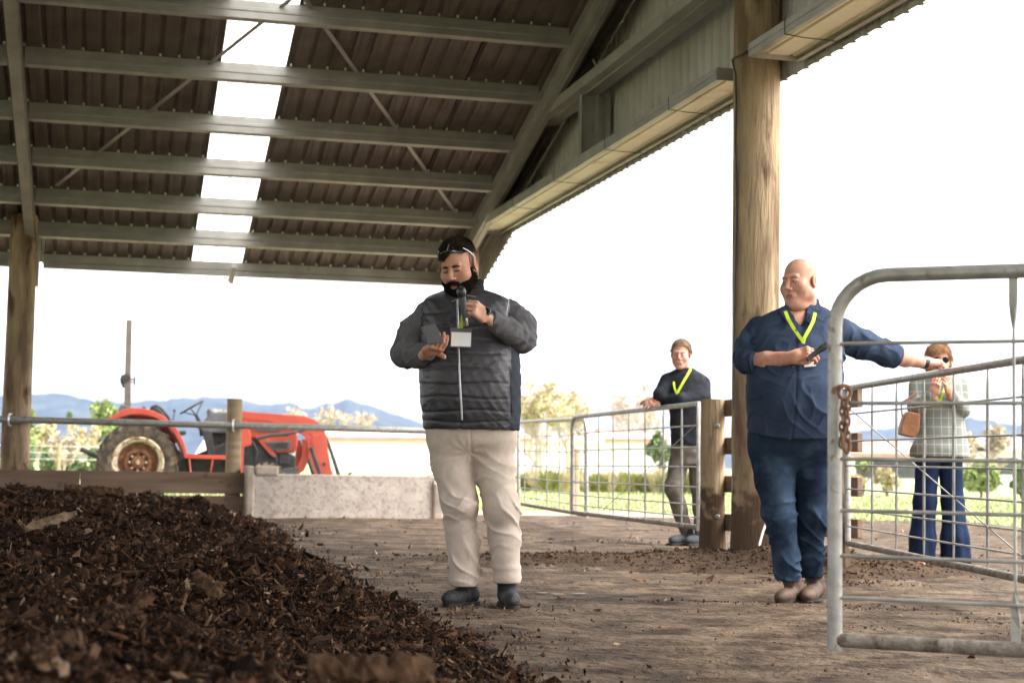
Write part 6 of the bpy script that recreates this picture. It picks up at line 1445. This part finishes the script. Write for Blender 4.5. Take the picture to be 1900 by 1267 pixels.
def lids(hd, parent, mt, gap=.0):
    for sg in (-1, 1):
        mb = MB(); mb.tube([hd.L(sg * .018, .089, .0115 - gap), hd.L(sg * .026, .0935, .0135 - gap), hd.L(sg * .036, .0905, .0130 - gap), hd.L(sg * .045, .081, .009 - gap)], .0022, 6); mb.build('eyelid', mt, parent, smooth=True)
        mb = MB(); mb.tube([hd.L(sg * .018, .088, .0035), hd.L(sg * .028, .0905, .0005), hd.L(sg * .038, .0875, .0015), hd.L(sg * .045, .081, .005)], .0022, 6); mb.build('eyelid', mt, parent, smooth=True)
lids(HD2, body2, M['skin2'])
boots(p2, [(gp(1478, 8.26, .035), gp(1451, 8.12, .03), gp(1468, 8.24, .14)), (gp(1517, 8.38, .055), gp(1497, 8.16, .035), gp(1508, 8.36, .16))], M['bootbrown'], M['sole'])
l2 = lanyard_ribbon([J2(1457, 577, -.155), J2(1463, 592, -.185), J2(1472, 608, -.195), J2(1483, 624, -.205), J2(1491, 634, -.212)], .018, p2)
lanyard_ribbon([J2(1513, 580, -.13), J2(1509, 596, -.165), J2(1501, 612, -.19), J2(1493, 626, -.205), J2(1490, 637, -.212)], .018, l2, 'lanyard_strap')
mb = MB(); mb.box(J2(1502, 667, -.235), .030, .0015, .036, (Vector((1, 0, .1)).normalized(), Vector((0, 1, 0)), Vector((-.1, 0, 1)).normalized())); mb.build('badge_card', M['card'], p2)
mc2 = empty('microphone', J2(1515, 655, -.33), 'black handset held against his shirt by the bald man', 'microphone')
mb = MB(); a_, b_ = J2(1500, 665, -.325), J2(1531, 642, -.30); dm = (b_ - a_).normalized(); Lm = (b_ - a_).length; mb.lathe(a_, dm, [(-.01, 0), (-.01, .012), (Lm * .7, .014), (Lm * .75, .018), (Lm + .008, .018), (Lm + .016, 0)], 14); mb.build('handle', M['black'], mc2, smooth=True)
mb = MB(); q0 = J2(1711, 671.5, .285); dw = (J2(1722, 673, .30) - q0).normalized(); mb.lathe(q0, dw, [(0, .030), (0, .036), (.026, .036), (.026, .030)], 20); mb.build('watch', M['black'], p2, smooth=True)
mb = MB(); q0 = w2L + (J2(1500, 655, -.3) - w2L).normalized() * .098; 
# ================================================================ 3: man in black leaning on the middle gate
D3 = 14.15; m3 = D3 / F
def J3(px, py, dy=0.0): return W(px, py, D3 + dy)
p3 = empty('person', (W(1265, 868, D3).x, D3, 0), 'man in a black zip jumper leaning his folded arms on the middle gate', 'person')
tor3 = rowsz([(683, 1258, 1284, .09, .02), (691, 1240, 1303, .11, .02), (703, 1232, 1313, .125, .02), (730, 1236, 1314, .135, 0), (765, 1242, 1314, .14, 0), (800, 1244, 1313, .14, 0), (826, 1245, 1312, .14, 0)], D3, m3)
def top3(P):
    d = stack(P, tor3, 2.3, .01) + folds(P, .005, .6, .4)
    a = chain_(P, [J3(1238, 706, .0), J3(1224, 732, -.08), J3(1232, 744, .02)], [.068, .056, .050], .03); b = chain_(P, [J3(1304, 712, .02), J3(1306, 738, -.06), J3(1262, 741, -.14), J3(1216, 742, .0)], [.072, .060, .052, .038], .03)
    return smin(d, smin(a, b, .02), .025)
lo, hi = bbox([J3(1205, 680, -.25), J3(1320, 832, .2)], .03); t3 = garment('jumper', top3, lo, hi, .0085, M['blackknit'], p3)
pel3 = rowsz([(815, 1245, 1312, .13, 0), (845, 1244, 1311, .13, 0), (862, 1244, 1309, .12, 0)], D3, m3)
def legs3(P):
    a = chain_(P, [J3(1262, 850), J3(1250, 905, -.05), J3(1262, 950, .02), J3(1276, 992, .08)], [.095, .080, .066, .058], .03); b = chain_(P, [J3(1294, 850), J3(1298, 905), J3(1300, 950), J3(1301, 1000)], [.095, .078, .064, .058], .03)
    return smin(smin(a, b, .012), stack(P, pel3, 2.3), .02) + folds(P, .006, .8, 1)
lo, hi = bbox([J3(1225, 810, -.2), J3(1318, 1005, .2)], .03); garment('trousers', legs3, lo, hi, .0095, M['greytrous'], p3)
HD3 = Head(J3(1263, 659, -.03), R(-14), R(6), R(-2), 1.0, .002, 0); nb3 = J3(1270, 700, .02)
def head3(P): return smin(HD3.sdf(P), cap(P, HD3.L(0, -.03, -.06), nb3, .056, .062), .03)
w3 = J3(1214, 742, .02); h3 = hand_fn(w3, J3(1196, 742, .10) - w3, (-.1, -.5, 1), -1, [.3, .35, .5, .6], [(.04, .05, -.01), (.05, .07, -.02), (.045, .09, -.03)], 1.0)
w3b = J3(1222, 744, -.06); h3b = hand_fn(w3b, J3(1206, 748, -.10) - w3b, (-.1, -.9, .4), 1, [.5, .6, .7, .8], [(.04, .05, -.01), (.045, .07, -.02), (.04, .09, -.03)], 1.0)
def core3(P): return smin(stack(P, [(z, x, y, rx * .8, ry * .7) for (z, x, y, rx, ry) in tor3], 2.2), smin(chain_(P, [J3(1262, 850), J3(1250, 905), J3(1276, 992, .08)], [.07, .05, .04], .03), chain_(P, [J3(1294, 850), J3(1298, 905), J3(1301, 1000)], [.07, .05, .04], .03), .03), .03)
blk = [(head3, *HD3.box(.06, .03), .0048, facemat(HD3))]
for hf in (h3, h3b): lo, hi = bbox(hf.pts, .03); blk.append((hf, lo, hi, .0045, None))
lo, hi = bbox([J3(1230, 680, -.2), J3(1318, 1000, .2)], 0); blk.append((core3, lo, hi, .014, None)); body3 = joined('body', blk, [M['skin3'], M['lips']], p3)
HD3.build_eyes(body3); HD3.brows(body3, M['hairgrey'], .004); lids(HD3, body3, M['skin3'], .002)
def mkhair(hd, line_front, thick, name, mt, parent, h=.0045, slope=1.2, extra=None):
    def fn(P):
        q = hd.loc(P); shell = hd.sdf(P) / f32(hd.k) - f32(thick) - .0016 * sn(P, 300, 210, 380)
        hl = -(q.z - (line_front - np.clip(.06 - q.y, 0, .2) * slope)); ear = ell(Pt(np.abs(q.x), q.y, q.z), (.088, -.012, .0), (.02, .022, .034))
        d = smax(smax(shell, hl, .004), -ear, .004)
        if extra is not None: d = smin(d, extra(q), .02)
        return d * f32(hd.k)
    return garment(name, fn, *hd.box(.12, .12 if extra else 0), h, mt, parent)
h3_ = mkhair(HD3, .088, .010, 'hair', M['hairgrey'], body3, slope=1.0); strands(h3_, 2600, .022, .0022, HD3.S + HD3.U * .4, M['hairgrey'], seed=5)
lanyard_ribbon([J3(1282, 684, -.09), J3(1275, 697, -.13), J3(1266, 712, -.15), J3(1257, 728, -.155)], .022, p3); lanyard_ribbon([J3(1250, 708, -.13), J3(1252, 720, -.15), J3(1257, 733, -.155)], .018, p3, 'lanyard_strap')
boots(p3, [(gp(1273, 14.25, .045), gp(1248, 14.0, .045), gp(1276, 14.2, .16)), (gp(1300, 14.2, .045), gp(1279, 14.0, .045), gp(1301, 14.18, .16))], M['gumboot'], M['sole'], .007)
# ================================================================ 4: woman in the plaid blazer
D4 = 11.5; m4 = D4 / F
def J4(px, py, dy=0.0): return W(px, py, D4 + dy)
p4 = empty('person', (W(1742, 877, D4).x, D4, 0), 'woman in a grey plaid blazer and navy flared trousers behind the gate', 'person')
tor4 = rowsz([(690, 1722, 1762, .09, .02), (699, 1711, 1775, .11, .02), (712, 1700, 1788, .12, .01), (740, 1698, 1792, .125, 0), (775, 1702, 1788, .12, 0), (810, 1697, 1793, .13, 0), (848, 1688, 1800, .14, 0)], D4, m4)
def top4(P):
    d = stack(P, tor4, 2.2, .008) + folds(P, .005, .5, 2)
    v = cap(P, J4(1738, 690, -.12), J4(1743, 745, -.16), .03, .008); d = smax(d, -v, .01)
    gapc = cap(P, J4(1743, 790, -.15), J4(1737, 860, -.16), .004, .03); d = smax(d, -gapc, .01)
    a = chain_(P, [J4(1701, 716, .0), J4(1698, 756, -.06), J4(1728, 735, -.20)], [.060, .052, .042], .03); b = chain_(P, [J4(1786, 716, .0), J4(1787, 760, -.06), J4(1766, 733, -.20)], [.060, .052, .042], .03)
    return smin(d, smin(a, b, .01), .02)
lo, hi = bbox([J4(1682, 688, -.28), J4(1806, 852, .18)], .03); t4 = garment('blazer', top4, lo, hi, .0075, M['plaid'], p4)
def legs4(P):
    a = chain_(P, [J4(1722, 840), J4(1716, 930), J4(1712, 1000), J4(1710, 1040)], [.092, .078, .092, .105], .04); b = chain_(P, [J4(1762, 840), J4(1767, 930), J4(1772, 1000), J4(1774, 1034)], [.092, .078, .098, .112], .04)
    z = P.z; a = smax(a, f32(J4(1700, 1046).z) - z, .006); b = smax(b, f32(J4(1700, 1044).z) - z, .006)
    return smin(smin(a, b, .01), ell(P, J4(1742, 835), (.175, .12, .10)), .03) + .005 * sn(P, 70, 20, 4) * np.clip(1 - z / .8, 0, 1)
lo, hi = bbox([J4(1678, 815, -.18), J4(1812, 1052, .18)], .03); garment('trousers', legs4, lo, hi, .008, M['navytrous'], p4)
HD4 = Head(J4(1742, 670, -.03), R(-4), R(3), 0, .93, -.004, 0); nb4 = J4(1742, 705, .03)
def head4(P): return smin(HD4.sdf(P), cap(P, HD4.L(0, -.03, -.06), nb4, .046, .05), .03)
w4a = J4(1733, 732, -.22); h4a = hand_fn(w4a, J4(1738, 704, -.25) - w4a, (-.5, -.8, .1), -1, [.4, .5, .6, .7], [(.035, .05, -.02), (.035, .07, -.03), (.03, .085, -.04)], .92)
w4b = J4(1762, 730, -.22); h4b = hand_fn(w4b, J4(1756, 702, -.25) - w4b, (.5, -.8, .1), 1, [.4, .5, .6, .7], [(.035, .05, -.02), (.035, .07, -.03), (.03, .085, -.04)], .92)
def core4(P): return smin(stack(P, [(z, x, y, rx * .75, ry * .7) for (z, x, y, rx, ry) in tor4], 2.2), smin(chain_(P, [J4(1722, 840), J4(1716, 930), J4(1712, 1042)], [.07, .05, .04], .03), chain_(P, [J4(1762, 840), J4(1767, 930), J4(1772, 1042)], [.07, .05, .04], .03), .03), .03)
blk = [(head4, *HD4.box(.06, .03), .0046, facemat(HD4))]
for hf in (h4a, h4b): lo, hi = bbox(hf.pts, .03); blk.append((hf, lo, hi, .0042, None))
lo, hi = bbox([J4(1690, 690, -.2), J4(1800, 1045, .2)], 0); blk.append((core4, lo, hi, .014, None)); body4 = joined('body', blk, [M['skin1'], M['lips']], p4)
HD4.brows(body4, M['hairblond'], .003)
def tail(q): return smin(ell(Pt(np.abs(q.x), q.y, q.z), (.072, -.02, -.035), (.020, .045, .085)), ell(q, (.0, -.06, -.03), (.08, .05, .11)), .02)
h4_ = mkhair(HD4, .080, .014, 'hair', M['hairblond'], body4, slope=1.1, extra=tail); strands(h4_, 4200, .05, .0026, UZ * -1, M['hairblond'], seed=6, lift=.15)
sg2 = empty('sunglasses', HD4.L(0, .09, .01), 'dark sunglasses worn by the woman behind the gate', 'sunglasses'); mb = MB()
for s_ in (-1, 1): mb.lathe(HD4.L(s_ * .033, .096, .008), HD4.F, [(0, .001), (.002, .024), (.004, .022), (.004, 0)], 14)
mb.tube([HD4.L(-.015, .10, .012), HD4.L(.015, .10, .012)], .002, 6); mb.build('lens', M['glass'], sg2)
lanyard_ribbon([J4(1731, 712, -.13), J4(1737, 728, -.17), J4(1742, 746, -.175)], .016, p4); lanyard_ribbon([J4(1757, 712, -.13), J4(1750, 728, -.17), J4(1744, 746, -.175)], .016, p4, 'lanyard_strap')
for (x0, x1) in ((1706, 1702), (1768, 1774)):
    def shoe_(P, x0=x0, x1=x1): return smax(ell(P, gp(x0, 11.42, .03), (.036, .10, .035)), .004 - P.z, .003)
    lo, hi = bbox([gp(x0, 11.3, 0), gp(x0, 11.54, .06)], .04); garment('shoe', shoe_, lo, hi, .006, M['shoe'], p4)
bag = empty('handbag', J4(1686, 775, -.16), 'tan leather handbag hanging at the woman hip', 'bag')
mb = MB(); o_ = J4(1686, 0, -.16); 
pq = [J4(*p, -.16) for p in ((1669, 792), (1676, 770), (1682, 763), (1706, 768), (1703, 800), (1694, 812), (1668, 806))]
mb.add([p + Vector((0, -.045, 0)) for p in pq] + [p + Vector((0, .045, 0)) for p in pq], [tuple(range(7)), tuple(reversed(range(7, 14)))] + [(i, i + 7, (i + 1) % 7 + 7, (i + 1) % 7) for i in range(7)]); mb.build('bag_body', M['tan'], bag, bevel=.01)
mb = MB(); mb.tube([J4(1674, 772, -.16), J4(1672, 752, -.17), J4(1684, 744, -.17), J4(1702, 746, -.15), J4(1704, 768, -.15)], .006, 6); mb.tube([J4(1672, 748, -.13), J4(1700, 730, -.12)], .008, 6); mb.build('bag_strap', M['tan'], bag, smooth=True)
for o in list(bpy.data.objects):                       # every garment block sits at the same world place as it was drawn
    pass
